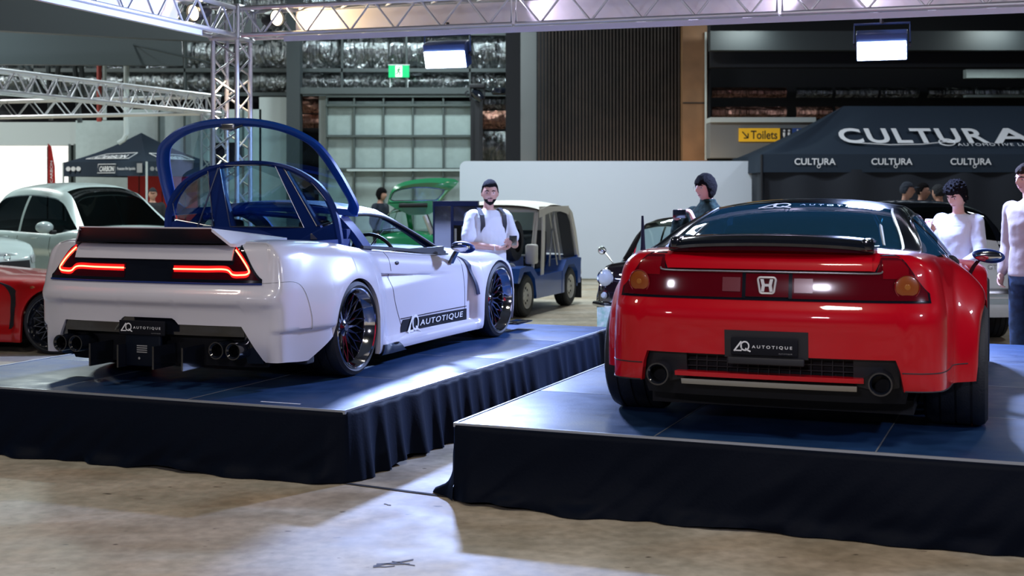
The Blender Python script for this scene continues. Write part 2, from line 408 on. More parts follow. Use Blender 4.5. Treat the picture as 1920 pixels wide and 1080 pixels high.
jp.box((A+dd*.42), (1.25, .030, .004), Matrix.Rotation(math.atan2(dd.y, dd.x), 3, 'Z')); o = jp.build('floor_joint', 'joint', sm=False)
tag(o, 'narrow black joint strip crossing the concrete between the two stages', 'floor strip')
jo = MB(); A = Vector((1.25, 5.6, .002)); B = Vector((.55, 4.6, .002))
# back wall and side walls
S('wall_back', MB().box((0, BY+1.6, 4.5), (48, .2, 9)), 'black_wall', sm=False)
S('wall_left', MB().box((-24.1, 17, 4.5), (.2, 46, 9)), 'grey_wall', sm=False)
S('wall_right', MB().box((24.1, 17, 4.5), (.2, 46, 9)), 'grey_wall', sm=False)
S('wall_front', MB().box((0, -6.1, 4.5), (48, .2, 9)), 'black_wall', sm=False)
S('ceiling', MB().box((0, 17, 9.1), (48.4, 46.4, .2)), 'dark_steel', sm=False)
def wallbox(name, m, x0, y0, x1, y1, D=BY, t=.1, bev=0):
    a = P3(x0, y0, D); b = P3(x1, y1, D)
    return MB().box(((a.x+b.x)/2, D+t/2, (a.z+b.z)/2), (abs(b.x-a.x), t, abs(a.z-b.z)), bev=bev).build(name, m, None, sm=False)
tn = [0]
def trim(m, *a, **k):
    tn[0] += 1; return struct(wallbox('trim_%d' % tn[0], m, *a, **k))
def wpart(m, *a, **k):
    tn[0] += 1; return struct(wallbox('trim_%d' % tn[0], m, *a, **k))
# silver insulation between the girts, left part of the back wall
wc = [0]
def foil(x0, y0, x1, y1, m='foil', D=BY+.25, nx=24):
    a = P3(x0, y0, D); b = P3(x1, y1, D); nz = max(3, int(abs(a.z-b.z)/.10)); nx = max(4, int(abs(b.x-a.x)/.12))
    def fn(u, v):
        x = lerp(a.x, b.x, u); z = lerp(b.z, a.z, v)
        k = math.sin(PI*v)*.10
        d = -k - .05*noise.noise(Vector((x*1.4, 3.1, z*.5)))-.03*noise.noise(Vector((x*4.5, 9.1, z*.9)))
        return (x, D+d, z)
    tn[0] += 1
    return struct(MB().grid(fn, [i/nx for i in range(nx+1)], [i/nz for i in range(nz+1)]).build('trim_%d' % tn[0], m, None))
for (x0, x1) in [(-40, 60), (64, 148), (152, 232), (243, 345), (348, 440), (443, 540), (562, 640), (643, 760), (763, 880), (882, 950)]:
    for (y0, y1, m) in [(-60, 60, 'foil'), (64, 128, 'foil'), (134, 172, 'foil')]:
        foil(x0, y0, x1, y1, m)
foil(555, 178, 612, 212, 'foil_warm'); foil(558, 214, 612, 240, 'foil_warm'); foil(905, 178, 950, 205); foil(905, 207, 950, 242, 'foil_warm'); foil(905, 246, 950, 300)
for y in (62, 131, 176): trim('girt', -60, y-3, 952, y+4, D=BY, t=.2)
for x in (61, 150, 346, 442, 641, 762, 881): trim('girt', x-1.5, -60, x+1.5, 176, D=BY, t=.15)
trim('dark_steel', 537, -60, 562, 500, D=BY-.5, t=.4)             # wall column
trim('pale_wall', 486, 182, 537, 500, D=BY-.2)
trim('pale_wall', 612, 190, 618, 500); trim('pale_wall', 598, 180, 614, 500, D=BY-.1)
trim('black_plastic', 882, 172, 905, 500, D=BY-.6, t=.2)
trim('black_wall', 948, 60, 976, 500, D=BY-2.4, t=.35); 
trim('grey_wall', 976, 60, 1010, 500, D=BY-.7)
# big panelled sliding door
door = struct(wallbox('door_1', 'door_panel', 614, 190, 884, 500, D=BY-.3, t=.05))
for i, y in enumerate((180, 197, 255, 258+62-3)):
    o = wallbox('door_rail', 'mullion', 612, y-2.2, 886, y+2.2, D=BY-.42, t=.12); o.parent = door
for x in (612, 664, 719, 774, 831, 885):
    o = wallbox('door_stile', 'mullion', x-1.5, 178, x+1.5, 500, D=BY-.40, t=.12); o.parent = door
o = wallbox('door_track', 'girt', 560, 164, 892, 176, D=BY-.45, t=.25); o.parent = door
o = wallbox('push_bar', 'pale_panel', 650, 317, 868, 321, D=BY-.55, t=.08); o.parent = door
# pale office block, fascia and the bright opening on the far left
trim('pale_wall', -60, 229, 146, 272, D=BY+.2, t=.5)
trim('pale_panel', 142, 226, 236, 500, D=BY+.15, t=.5)
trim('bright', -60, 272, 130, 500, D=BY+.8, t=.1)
trim('mullion', 128, 270, 133, 500, D=BY+.2, t=.2); trim('mullion', 138, 270, 143, 500, D=BY+.2, t=.2)
trim('pale_panel', 236, 205, 490, 500, D=BY-.2, t=.1)
for x in (297, 345, 376, 413, 455): trim('mullion', x-1.2, 205, x+1.2, 500, D=BY-.3, t=.1)
# timber battens
for i, x in enumerate(range(1012, 1280, 8)):
    pass
bt = struct(wallbox('trim_%d' % (tn[0]+1), 'black_wall', 1006, 40, 1280, 310, D=BY-1.0, t=.1)); tn[0] += 1
bat = MB()
x = 1009
while x < 1279:
    a = P3(x, 40, BY-1.3); b = P3(x+3.2, 306, BY-1.3)
    bat.box(((a.x+b.x)/2, BY-1.2, (a.z+b.z)/2), (b.x-a.x, .16, a.z-b.z)); x += 6.4
o = bat.build('batten_screen', 'timber_dark', bt, sm=False); o['kind'] = 'stuff'
trim('timber', 1280, 30, 1326, 500, D=BY-1.6, t=.8); trim('joint', 1280, 192, 1326, 194, D=BY-1.62, t=.02); trim('black_wall', 1326, 30, 1332, 500, D=BY-1.4, t=.3)
trim('pale_wall', 1322, 60, 1325, 300, D=BY-1.7, t=.05)
# right: dark mezzanine with pale soffit, foil bands, bulkhead with the toilets sign
trim('dark_steel', 1332, 58, 2100, 94, D=BY-2.5, t=.3)
trim('black_wall', 1332, 94, 2100, 126, D=BY-1.8, t=.3)
for (y0, y1, m) in [(164, 183, 'foil'), (200, 222, 'foil_warm')]:
    for (x0, x1) in [(1334, 1474), (1492, 1560), (1566, 1645), (1650, 1722), (1738, 1822), (1826, 1960)]:
        foil(x0, y0, x1, y1, m if y0 > 180 or x0 > 1480 else 'foil_warm', D=BY-.2)
trim('pale_panel', 1812, 130, 2000, 146, D=BY-2.0, t=.2)
trim('pale_panel', 1812, 178, 2000, 182, D=BY-1.0, t=.2)
blk = P3(1332, 222, 27.5); 
trim('pale_wall', 1332, 220, 1530, 229, D=27.4, t=.6); trim('grey_wall', 1332, 228, 1545, 296, D=27.5, t=.6); trim('grey_wall', 1545, 228, 1640, 500, D=27.7, t=.6)
# mezzanine wash lamps under the soffit
area('soffit_light', (px(1400, 27), 27.0, pz(45, 27)), (px(1390, 27), 28, 4), .8, .2, 16, (.9, 1, .95))
area('soffit_light', (px(1880, 27), 27.0, pz(45, 27)), (px(1880, 27), 28, 4), .8, .2, 16, (.9, 1, .95))
area('soffit_light', (px(1300, 26), 26.6, pz(300, 27)-.6), (px(1290, 28), 28.7, 2.9), .5, .2, 14, (1, .7, .4))
area('soffit_light', (px(1120, 26), 27.9, 1.9), (px(1120, 28), 28.7, 2.6), 2.4, .2, 9, (1, .75, .55))
# roof beams, top left
for (x0, y0, x1, y1, D0, D1, h) in [(-80, 70, 330, 82, 22, 27, .9), (-80, 20, 480, 60, 18, 26, .5)]:
    a = P3(x0, y0, D0); b = P3(x1, y1, D1); tn[0] += 1
    d = (b-a); c = (a+b)/2; R = d.to_track_quat('X', 'Z').to_matrix()
    struct(MB().box(c, (d.length, .3, h), R).build('trim_%d' % tn[0], 'dark_steel', None, sm=False))
for (x0, y0, x1, y1) in [(22, 93, 42, 130), (30, 93, 84, 178), (88, 92, 96, 225), (112, 95, 104, 180), (137, 92, 150, 230), (150, 100, 158, 180)]:
    tn[0] += 1; struct(MB().tube([P3(x0, y0, 25.5), P3(x1, y1, 25.5)], .05, 6).build('trim_%d' % tn[0], 'dark_steel', None))
for (x, r, m) in [(237, .055, 'pale_wall'), (196, .04, 'pale_wall')]:
    tn[0] += 1; struct(MB().tube([P3(x, 84, 26), P3(x, 225 if x < 200 else 252, 26)], r, 10).build('trim_%d' % tn[0], m, None))
o = MB().tube([P3(186, 84, 26), P3(186, 228, 26)], .05, 8).build('fire_pipe', mat('pipe_red', (.35, .05, .04), .5), None); tag(o, 'thin dull red vertical pipe on the back wall behind the left trusses', 'pipe')
o = MB().tube([P3(237, 252, 25.9), P3(232, 262, 25.9), P3(222, 268, 25.9)], .05, 8).build('drain_bend', 'pale_wall', None); tag(o, 'pale pipe elbow at the foot of the white downpipe above the dark tent', 'pipe')
o = MB().tube([P3(0, 22, 24), P3(225, 78, 25.5), P3(440, 128, 26.8)], .02, 6).build('brace_cable', 'dark_steel', None); tag(o, 'long thin dark diagonal cable under the roof at top left', 'cable')
# pendant tube light, top left
t = thing('batten_light', 'pale linear tube light hanging under the dark roof, top left of the photo', 'ceiling light', P3(82, 41, 20))
MB().box((0, 0, 0), (.42, .09, .06), Matrix.Rotation(-.25, 3, 'Y')).build('housing', 'pale_wall', t, sm=False)
MB().box((0, -.01, -.04), (.38, .06, .03), Matrix.Rotation(-.25, 3, 'Y')).build('diffuser', mat('tube_diffuser', (.8, .8, .76), .5, emit=(1, .95, .85), es=.8), t, sm=False)
# exit sign
t = thing('exit_sign', 'green emergency exit sign with white running figure above the panelled door', 'sign', P3(748, 134, BY-.40))
MB().box((0, 0, 0), (.46, .05, .27)).build('sign_face', mat('exit_green', (.0, .35, .11), .5, emit=(0, .6, .2), es=.45), t, sm=False)
wx = mat('exit_white', (.8, .9, .8), .5, emit=(.8, 1, .85), es=.7)
MB().box((0, -.03, 0), (.15, .01, .25)).build('pictogram_panel', wx, t, sm=False)
rm = MB(); g = lambda a, b: (a, -.042, b)
rm.lathe([(0, 0), (.018, 0)], 12, 'y', c=(.012, -.04, .085)); rm.tube([g(.0, .06), g(-.01, 0)], .017, 6); rm.tube([g(-.01, 0), g(.03, -.03), g(.01, -.09)], .011, 6); rm.tube([g(-.01, 0), g(-.03, -.04), g(-.065, -.06)], .011, 6)
rm.tube([g(0, .05), g(.04, .03), g(.055, .05)], .008, 6); rm.tube([g(0, .05), g(-.04, .04), g(-.05, .0)], .008, 6)
rm.build('running_figure', 'exit_dark' if 'exit_dark' in M else mat('exit_dark', (0, .2, .06), .5), t)
for sx in (-1, 1): MB().box((sx*.2, .02, -.27), (.015, .03, .32)).build('hanger', 'pale_wall', t, sm=False)
MB().box((0, .0, .145), (.48, .06, .02)).build('frame', 'pale_wall', t, sm=False)
# toilets sign
t = thing('toilets_sign', 'yellow, black and blue Toilets direction sign on the grey bulkhead', 'sign', P3(1447, 253, 27.475))
k = 27.35/F
MB().box((-.5*k*47+.0, 0, 0), (77*k, .05, 25*k)).build('yellow_panel', mat('sign_yellow', (.75, .42, .01), .5, emit=(1, .55, .02), es=.15), t, sm=False)
MB().box(((1474-1447)*k, 0, 0), (22*k, .05, 25*k)).build('black_panel', 'black_plastic', t, sm=False)
MB().box(((1497-1447)*k, 0, 0), (24*k, .05, 25*k)).build('blue_panel', mat('sign_blue', (.02, .07, .30), .5), t, sm=False)
text_on('lettering', 'Toilets', plane_fn(((1407-1447)*k, -.03, -8*k), (1, 0, 0), (0, 0, 1)), mat('sign_ink', (.03, .02, .01), .6), t, width=50*k, height=16*k, bold=.015)
ar = MB(); ar.tube([((1391-1447)*k, -.03, 6*k), ((1401-1447)*k, -.03, -5*k)], .012, 6); ar.tube([((1394-1447)*k, -.03, -6*k), ((1402-1447)*k, -.03, -6*k), ((1402-1447)*k, -.03, 3*k)], .012, 6); ar.build('arrow', 'dark', t)
for cx in (1470, 1479):
    q = MB(); q.lathe([(0, 0), (2.1*k, 0)], 12, 'y', c=((cx-1447)*k, -.03, 8*k)); q.tube([((cx-1447)*k, -.03, 4.5*k), ((cx-1447)*k, -.03, -2*k)], 2.3*k, 8); q.tube([((cx-1447)*k, -.03, -2*k), ((cx-1447)*k, -.03, -9*k)], 1.3*k, 8); q.build('figure_symbol', 'white_text', t)
q = MB(); cx = (1496-1447)*k
q.tube([(cx+4.5*k*math.cos(a), -.03, -3.5*k+4.5*k*math.sin(a)) for a in [i*.35+1.9 for i in range(14)]], .7*k, 6); q.tube([(cx-1*k, -.03, 8*k), (cx, -.03, 0), (cx+4*k, -.03, 0), (cx+6*k, -.03, -6*k)], .8*k, 6); q.lathe([(0, 0), (1.6*k, 0)], 12, 'y', c=(cx-1*k, -.03, 9*k)); q.build('wheelchair_symbol', 'white_text', t)
# media wall
bw = 24.3; a = P3(862, 302, bw); b = P3(1431, 526, bw); r = .12
pl = [(a.x, .02)]
for (cx, cz, q0) in [(b.x-r, a.z-r, 0), (a.x+r, a.z-r, PI/2)]: pass
pl = [(a.x, .03), (b.x, .03)]+[(b.x-r+r*math.cos(q), a.z-r+r*math.sin(q)) for q in [i*PI/12 for i in range(7)]]+[(a.x+r+r*math.cos(q), a.z-r+r*math.sin(q)) for q in [PI/2+i*PI/12 for i in range(7)]]
t = thing('media_wall', 'wide blank pale grey fabric display wall with rounded top corners behind the cars', 'display wall', ((a.x+b.x)/2, bw, 0))
cx = (a.x+b.x)/2
MB().prism(pl, lambda p, q: (p-cx, 0, q), lambda p, q: (p-cx, .06, q)).build('fabric_panel', 'banner_white', t)
for s in (-2.2, 0, 2.2): MB().box((s, .1, .015), (.08, .7, .03)).build('foot', 'steel', t, sm=False)

# ------------------------------------------------------------------ stages
def stage(name, C, wlen, llen, label, lab2, seed, drapes):
    t = thing(name, label, 'stage', (C.x, C.y, 0), math.atan2(W.y, W.x))     # local x = along front, y = away
    nx = round(wlen/1.035); ny = round(llen/1.22)
    for i in range(nx):
        for j_ in range(ny):
            w_, l_ = wlen/nx, llen/ny
            MB().box(((i+.5)*w_, (j_+.5)*l_, .36), (w_-.008, l_-.008, .08), bev=.003).build('deck_panel', 'deck', t)
    for i in range(1, nx): MB().box((i*wlen/nx, llen/2, .400), (.007, llen-.02, .0016)).build('deck_seam', 'deck_edge', t, sm=False)
    for j_ in range(1, ny): MB().box((wlen/2, j_*llen/ny, .400), (wlen-.02, .005, .0014)).build('deck_seam', 'deck_edge', t, sm=False)
    fr = MB(); e = .012
    fr.box((wlen/2, -e/2, .393), (wlen+2*e, e, .022)); fr.build('front_edge_trim', 'deck_edge', t, sm=False)
    MB().box((wlen+e/2, llen/2, .393), (e, llen, .022)).build('side_edge_trim', 'deck_edge', t, sm=False)
    MB().box((-e/2, llen/2, .393), (e, llen, .022)).build('side_edge_trim', 'deck_edge', t, sm=False)
    for i in range(nx+1):
        for j_ in range(0, ny+1, 2):
            MB().box((min(max(i*wlen/nx, .05), wlen-.05), min(max(j_*llen/ny, .05), llen-.05), .16), (.05, .05, .32)).build('leg', 'steel', t, sm=False)
    # cloth skirt: path around front, right, back, left
    path = [(0, 0), (wlen, 0), (wlen, llen), (0, llen), (0, 0)]; segs = []; L = 0
    rnd = random.Random(seed); ph = [rnd.uniform(0, 6) for _ in range(8)]
    def at(s):
        s = s % (2*(wlen+llen))
        for (p, q, n) in (((0, 0), (wlen, 0), (0, -1)), ((wlen, 0), (wlen, llen), (1, 0)), ((wlen, llen), (0, llen), (0, 1)), ((0, llen), (0, 0), (-1, 0))):
            l = math.hypot(q[0]-p[0], q[1]-p[1])
            if s <= l: return Vector((p[0]+(q[0]-p[0])*s/l, p[1]+(q[1]-p[1])*s/l, 0)), Vector((*n, 0)), s, l, n
            s -= l
        return Vector((0, 0, 0)), Vector((0, -1, 0)), 0, 1, (0, -1)
    Lt = 2*(wlen+llen); N = int(Lt/.0125)
    def fn(i, v):
        s = i/N*Lt; p, n, ls, l, nn_ = at(s)
        # rounded corner normal
        k = smooth(0, .10, ls)*smooth(0, .10, l-ls)
        pleat = drapes(nn_)
        if pleat:     # deep pleats
            wv = math.sin(s*2*PI/.21+2.0*math.sin(s*2.3+ph[0])+1.3*math.sin(s*6.1+ph[3])+ph[1])*(.65+.5*noise.noise(Vector((s*2.3, 0, 7)))); wv2 = math.sin(s*2*PI/.41+ph[2])
            A = (.012+.040*v)*pleat
            off = .016+A*(wv*.62+.5*wv2*.5)+.035*v+.02*abs(wv)*v
        else:
            c1 = noise.noise(Vector((s*1.3+ph[3], v*1.2, 0))); c2 = noise.noise(Vector((s*3.2+v*1.6+ph[4], v*1.1, 4.)))
            c3 = noise.noise(Vector((s*9+v*3.5+ph[5], v*.8, 8.)))
            off = .020+(.02+.07*v)*max(0, c1+.35)*.7+.060*v*(.4-abs(c2))+.024*v*c3+.03*v*v+.11*smooth(.82, 1, v)*max(0, noise.noise(Vector((s*3.4+ph[6], 0, 0)))+.15)
        off = .010+off*(.35+.65*k) if v > 0 else .012
        z = lerp(.392, .006, v)+.05*smooth(.75, 1, v)*max(0, noise.noise(Vector((s*1.7+ph[7], 0, 2)))-.05)
        return p+n*off+Vector((0, 0, z))
    mb = MB(); mb.grid(fn, list(range(N+1)), [0, .03, .07]+[i/22 for i in range(2, 23)])
    mb.build('skirt', 'skirt', t, weld=.0005, angle=80, recalc=False)
    return t
SW = Vector((-.926, 7.29, 0)) - W*3.13
SR = Vector((-.29, 6.9, 0))
stage('display_stage', SW, 3.13, 4.90, 'low display stage with dark glossy deck and pleated black skirt under the white sports car', '', 3, lambda n: 1.0 if n == (1, 0) else 0)
_ts = [o for o in COL.objects if o.name == 'display_stage'][0]
MB().box((2.66, .105, .4012), (.26, .016, .001)).build('tape_mark', 'white_text', _ts, sm=False)
stage('display_stage', SR, 3.18, 4.90, 'low display stage with dark blue deck and black skirt under the red sports car', '', 11, lambda n: 0)

# ------------------------------------------------------------------ trusses
brace_cache = {}
def brace(parent, a, b, r=.009, m='alu'):
    a, b = Vector(a), Vector(b); MB().tube([a, b], r, 6).build('brace', m, parent)
def truss(name, A, Bv, label, side=.29, up=Vector((0, 0, 1)), pitch=.5, group=None, faces=(0, 1, 2, 3), m='alu', chord=.026, coupler=True):
    A, Bv = Vector(A), Vector(Bv); d = Bv-A; L = d.length; d.normalize(); up = (up-d*up.dot(d)).normalized(); sd = d.cross(up).normalized()
    t = thing(name, label, 'truss', A, 0, group)
    h = side/2; cs = [sd*h+up*h, sd*h-up*h, -sd*h-up*h, -sd*h+up*h]
    for c in cs: MB().tube([c, c+d*L], chord, 10).build('chord', m, t)
    n = max(1, round(L/pitch)); p = L/n
    for fi in faces:
        c0, c1 = cs[fi], cs[(fi+1) % 4]
        for i in range(n):
            o = (.5 if fi % 2 else 0)*0
            brace(t, c0+d*(i*p+.02), c1+d*((i+.5)*p), .012, m); brace(t, c1+d*((i+.5)*p), c0+d*((i+1)*p-.02), .012, m)
    if coupler:
        for q in (.01, L-.01):
            mb = MB(); mb.tube([c*1.0+d*q for c in cs], .012, 6, closed=True); mb.build('end_frame', m, t)
    return t
ZT = 3.44                                       # truss centre height
O = TR0+Vector((0, 0, ZT))
g = 'display truss segments'
right_labels = ['silver box truss segment running right from the truss corner above the first flood light', 'middle silver box truss segment across the top, above the timber battens', 'silver box truss segment at top right, above the brightest flood light', 'outermost silver box truss segment leaving the frame at top right']
s0 = .2
for i, L in enumerate((3.05, 2.6, 2.6)):
    truss('box_truss', O+TRW*s0, O+TRW*(s0+L), right_labels[i], group=g); s0 += L+.03
for i, (a, L) in enumerate(((.2, 3.0), (3.23, 3.0))):
    truss('box_truss', O-TRU*a, O-TRU*(a+L), ['silver box truss segment running toward the upper left from the truss corner, warmly lit', 'silver box truss segment leaving the frame at the top left'][i], group=g)
truss('truss_column', TR0+Vector((0, 0, .02)), TR0+Vector((0, 0, 3.27)), 'upright silver truss column rising behind the white car to the truss corner', up=TRW, pitch=.42)
# corner block
t = thing('truss_corner', 'silver truss corner block joining the column and the two overhead arms', 'truss corner', O)
h = .17; cn = [TRW*h*a+TRU*h*b+Vector((0, 0, h*c)) for a in (-1, 1) for b in (-1, 1) for c in (-1, 1)]
for i in range(8):
    for j_ in range(i+1, 8):
        dlt = cn[i]-cn[j_]
        if dlt.length < 2*h+.01: MB().tube([cn[i], cn[j_]], .022, 8).build('corner_tube', 'alu', t)
for (a, b) in ((0, 3), (4, 7), (1, 7), (0, 5), (2, 7)): MB().tube([cn[a], cn[b]], .009, 6).build('brace', 'alu', t)
MB().box((0, 0, -.175), (.24, .24, .012), Matrix.Rotation(math.atan2(TRW.y, TRW.x), 3, 'Z')).build('coupler_plate', 'steel', t, sm=False)
# white fabric lining and fascia strip of the trusses
M['fabric'] = mat('truss_fabric', (.74, .70, .72), .8)
M['fascia'] = mat('fascia_strip', (.55, .55, .68), .5)
def liner(A, B, label, back):
    d = (B-A).normalized(); t = thing('truss_lining', label, 'fabric lining', A)
    a = back
    R = Matrix((d, Vector((-d.y, d.x, 0)), Vector((0, 0, 1)))).transposed()
    L = (B-A).length
    MB().box(d*L/2+a*.105, (L, .006, .24), R).build('fabric_sheet', 'fabric', t, sm=False)
    MB().box(d*L/2-a*.175+Vector((0, 0, -.205)), (L, .012, .055), R).build('fascia_strip', 'fascia', t, sm=False)
    return t
liner(O+TRW*.72, O+TRW*8.6, 'white fabric lining and pale strip along the right overhead truss', TRU)
liner(O-TRU*.92, O-TRU*6.3, 'white fabric lining and pale strip along the left overhead truss', -TRW)
# floods on the truss
M['flood_face'] = mat('flood_face', (.9, .95, 1), .4, emit=(.80, .90, 1.0), es=22)
M['flood_body'] = mat('flood_housing', (.02, .05, .16), .45)  # blue spill of the lamp light is put into the housing colour
def flood(L, label, tilt):
    t = thing('flood_lamp', label, 'stage light', L, math.atan2(TRW.y, TRW.x), 'flood lamps hanging from the truss')
    R = Matrix.Rotation(tilt, 3, 'X')
    MB().box((0, 0, 0), (.46, .16, .26), R, bev=.012).build('housing', 'flood_body', t)
    MB().box(R @ Vector((0, -.087, -.03)), (.44, .012, .175), R, bev=.004).build('led_face', 'flood_face', t)
    y = MB(); y.tube([(-.25, 0, 0), (-.25, 0, .2), (.25, 0, .2), (.25, 0, 0)], .012, 6); y.build('yoke', 'flood_body', t)
    MB().tube([(0, 0, .2), (0, 0, .33)], .02, 8).build('clamp', 'black_plastic', t)
    for s in (-1, 1): MB().lathe([(0, 0), (.025, 0), (.025, .02), (0, .02)], 12, 'x', c=(s*.25-.01, 0, 0)).build('tilt_knob', 'black_plastic', t)
    f_ = MB()
    for i in range(9): f_.box(R @ Vector((-.2+i*.05, .095, 0)), (.008, .03, .22), R)
    f_.build('heat_sink', 'flood_body', t, sm=False)
flood(LAMP1, 'left bright white flood lamp hanging from the truss near the exit sign', .38)
flood(LAMP2, 'right bright white flood lamp hanging from the truss above the red car', .38)
def par(L, aim, label):
    t = thing('par_can', label, 'stage light', L, 0, 'spot lamps inside the truss corner')
    d = Vector(aim).normalized(); R = d.to_track_quat('Z', 'Y').to_matrix()
    MB().lathe([(0, -.16), (.05, -.16), (.085, -.08), (.095, .08), (.085, .085), (.08, .05)], 20, R=R).build('can', 'black_plastic', t)
    MB().lathe([(0, .055), (.08, .055)], 20, R=R).build('lens', mat('warm_lens', (1, .8, .5), .4, emit=(1, .86, .62), es=5), t)
    MB().tube([Vector((0, 0, .02)), Vector((0, 0, .14))], .012, 6).build('yoke', 'black_plastic', t)
par(O+TRW*.50+Vector((0, 0, .04)), TRW-TRU*.55, 'small round spot lamp glowing inside the truss just right of the corner')
par(O-TRU*.70+Vector((0, 0, .04)), -TRU*.5-TRW*.1+Vector((0, 0, -.12)), 'small round spot lamp glowing inside the truss just left of the corner')
# background trusses
gb = 'background truss segments'
c1 = P3(400, 197, 23.1); c1.z = 3.14; c0 = P3(-30, 155, 18.0); c0.z = 3.14; mid = (c0+c1)/2
dd = (c1-c0).normalized()
truss('box_truss', c0, mid-dd*.02, 'silver box truss segment at far left, above the dark tent', group=gb, faces=(0, 1, 2), pitch=.42)
truss('box_truss', mid+dd*.02, c1, 'silver box truss segment ending above the raised rear hatch', group=gb, faces=(0, 1, 2), pitch=.42)
c2 = P3(-30, 205, 24.5); c2.z = 3.14
truss('box_truss', c2, c1-(c1-c2).normalized()*.2, 'lower and farther silver box truss at far left', group=gb, faces=(0, 2), pitch=.6)
truss('truss_column', Vector((c1.x, c1.y, .02)), Vector((c1.x, c1.y, 2.98)), 'far thin truss column seen through the raised hatch glass', up=dd, pitch=.5)
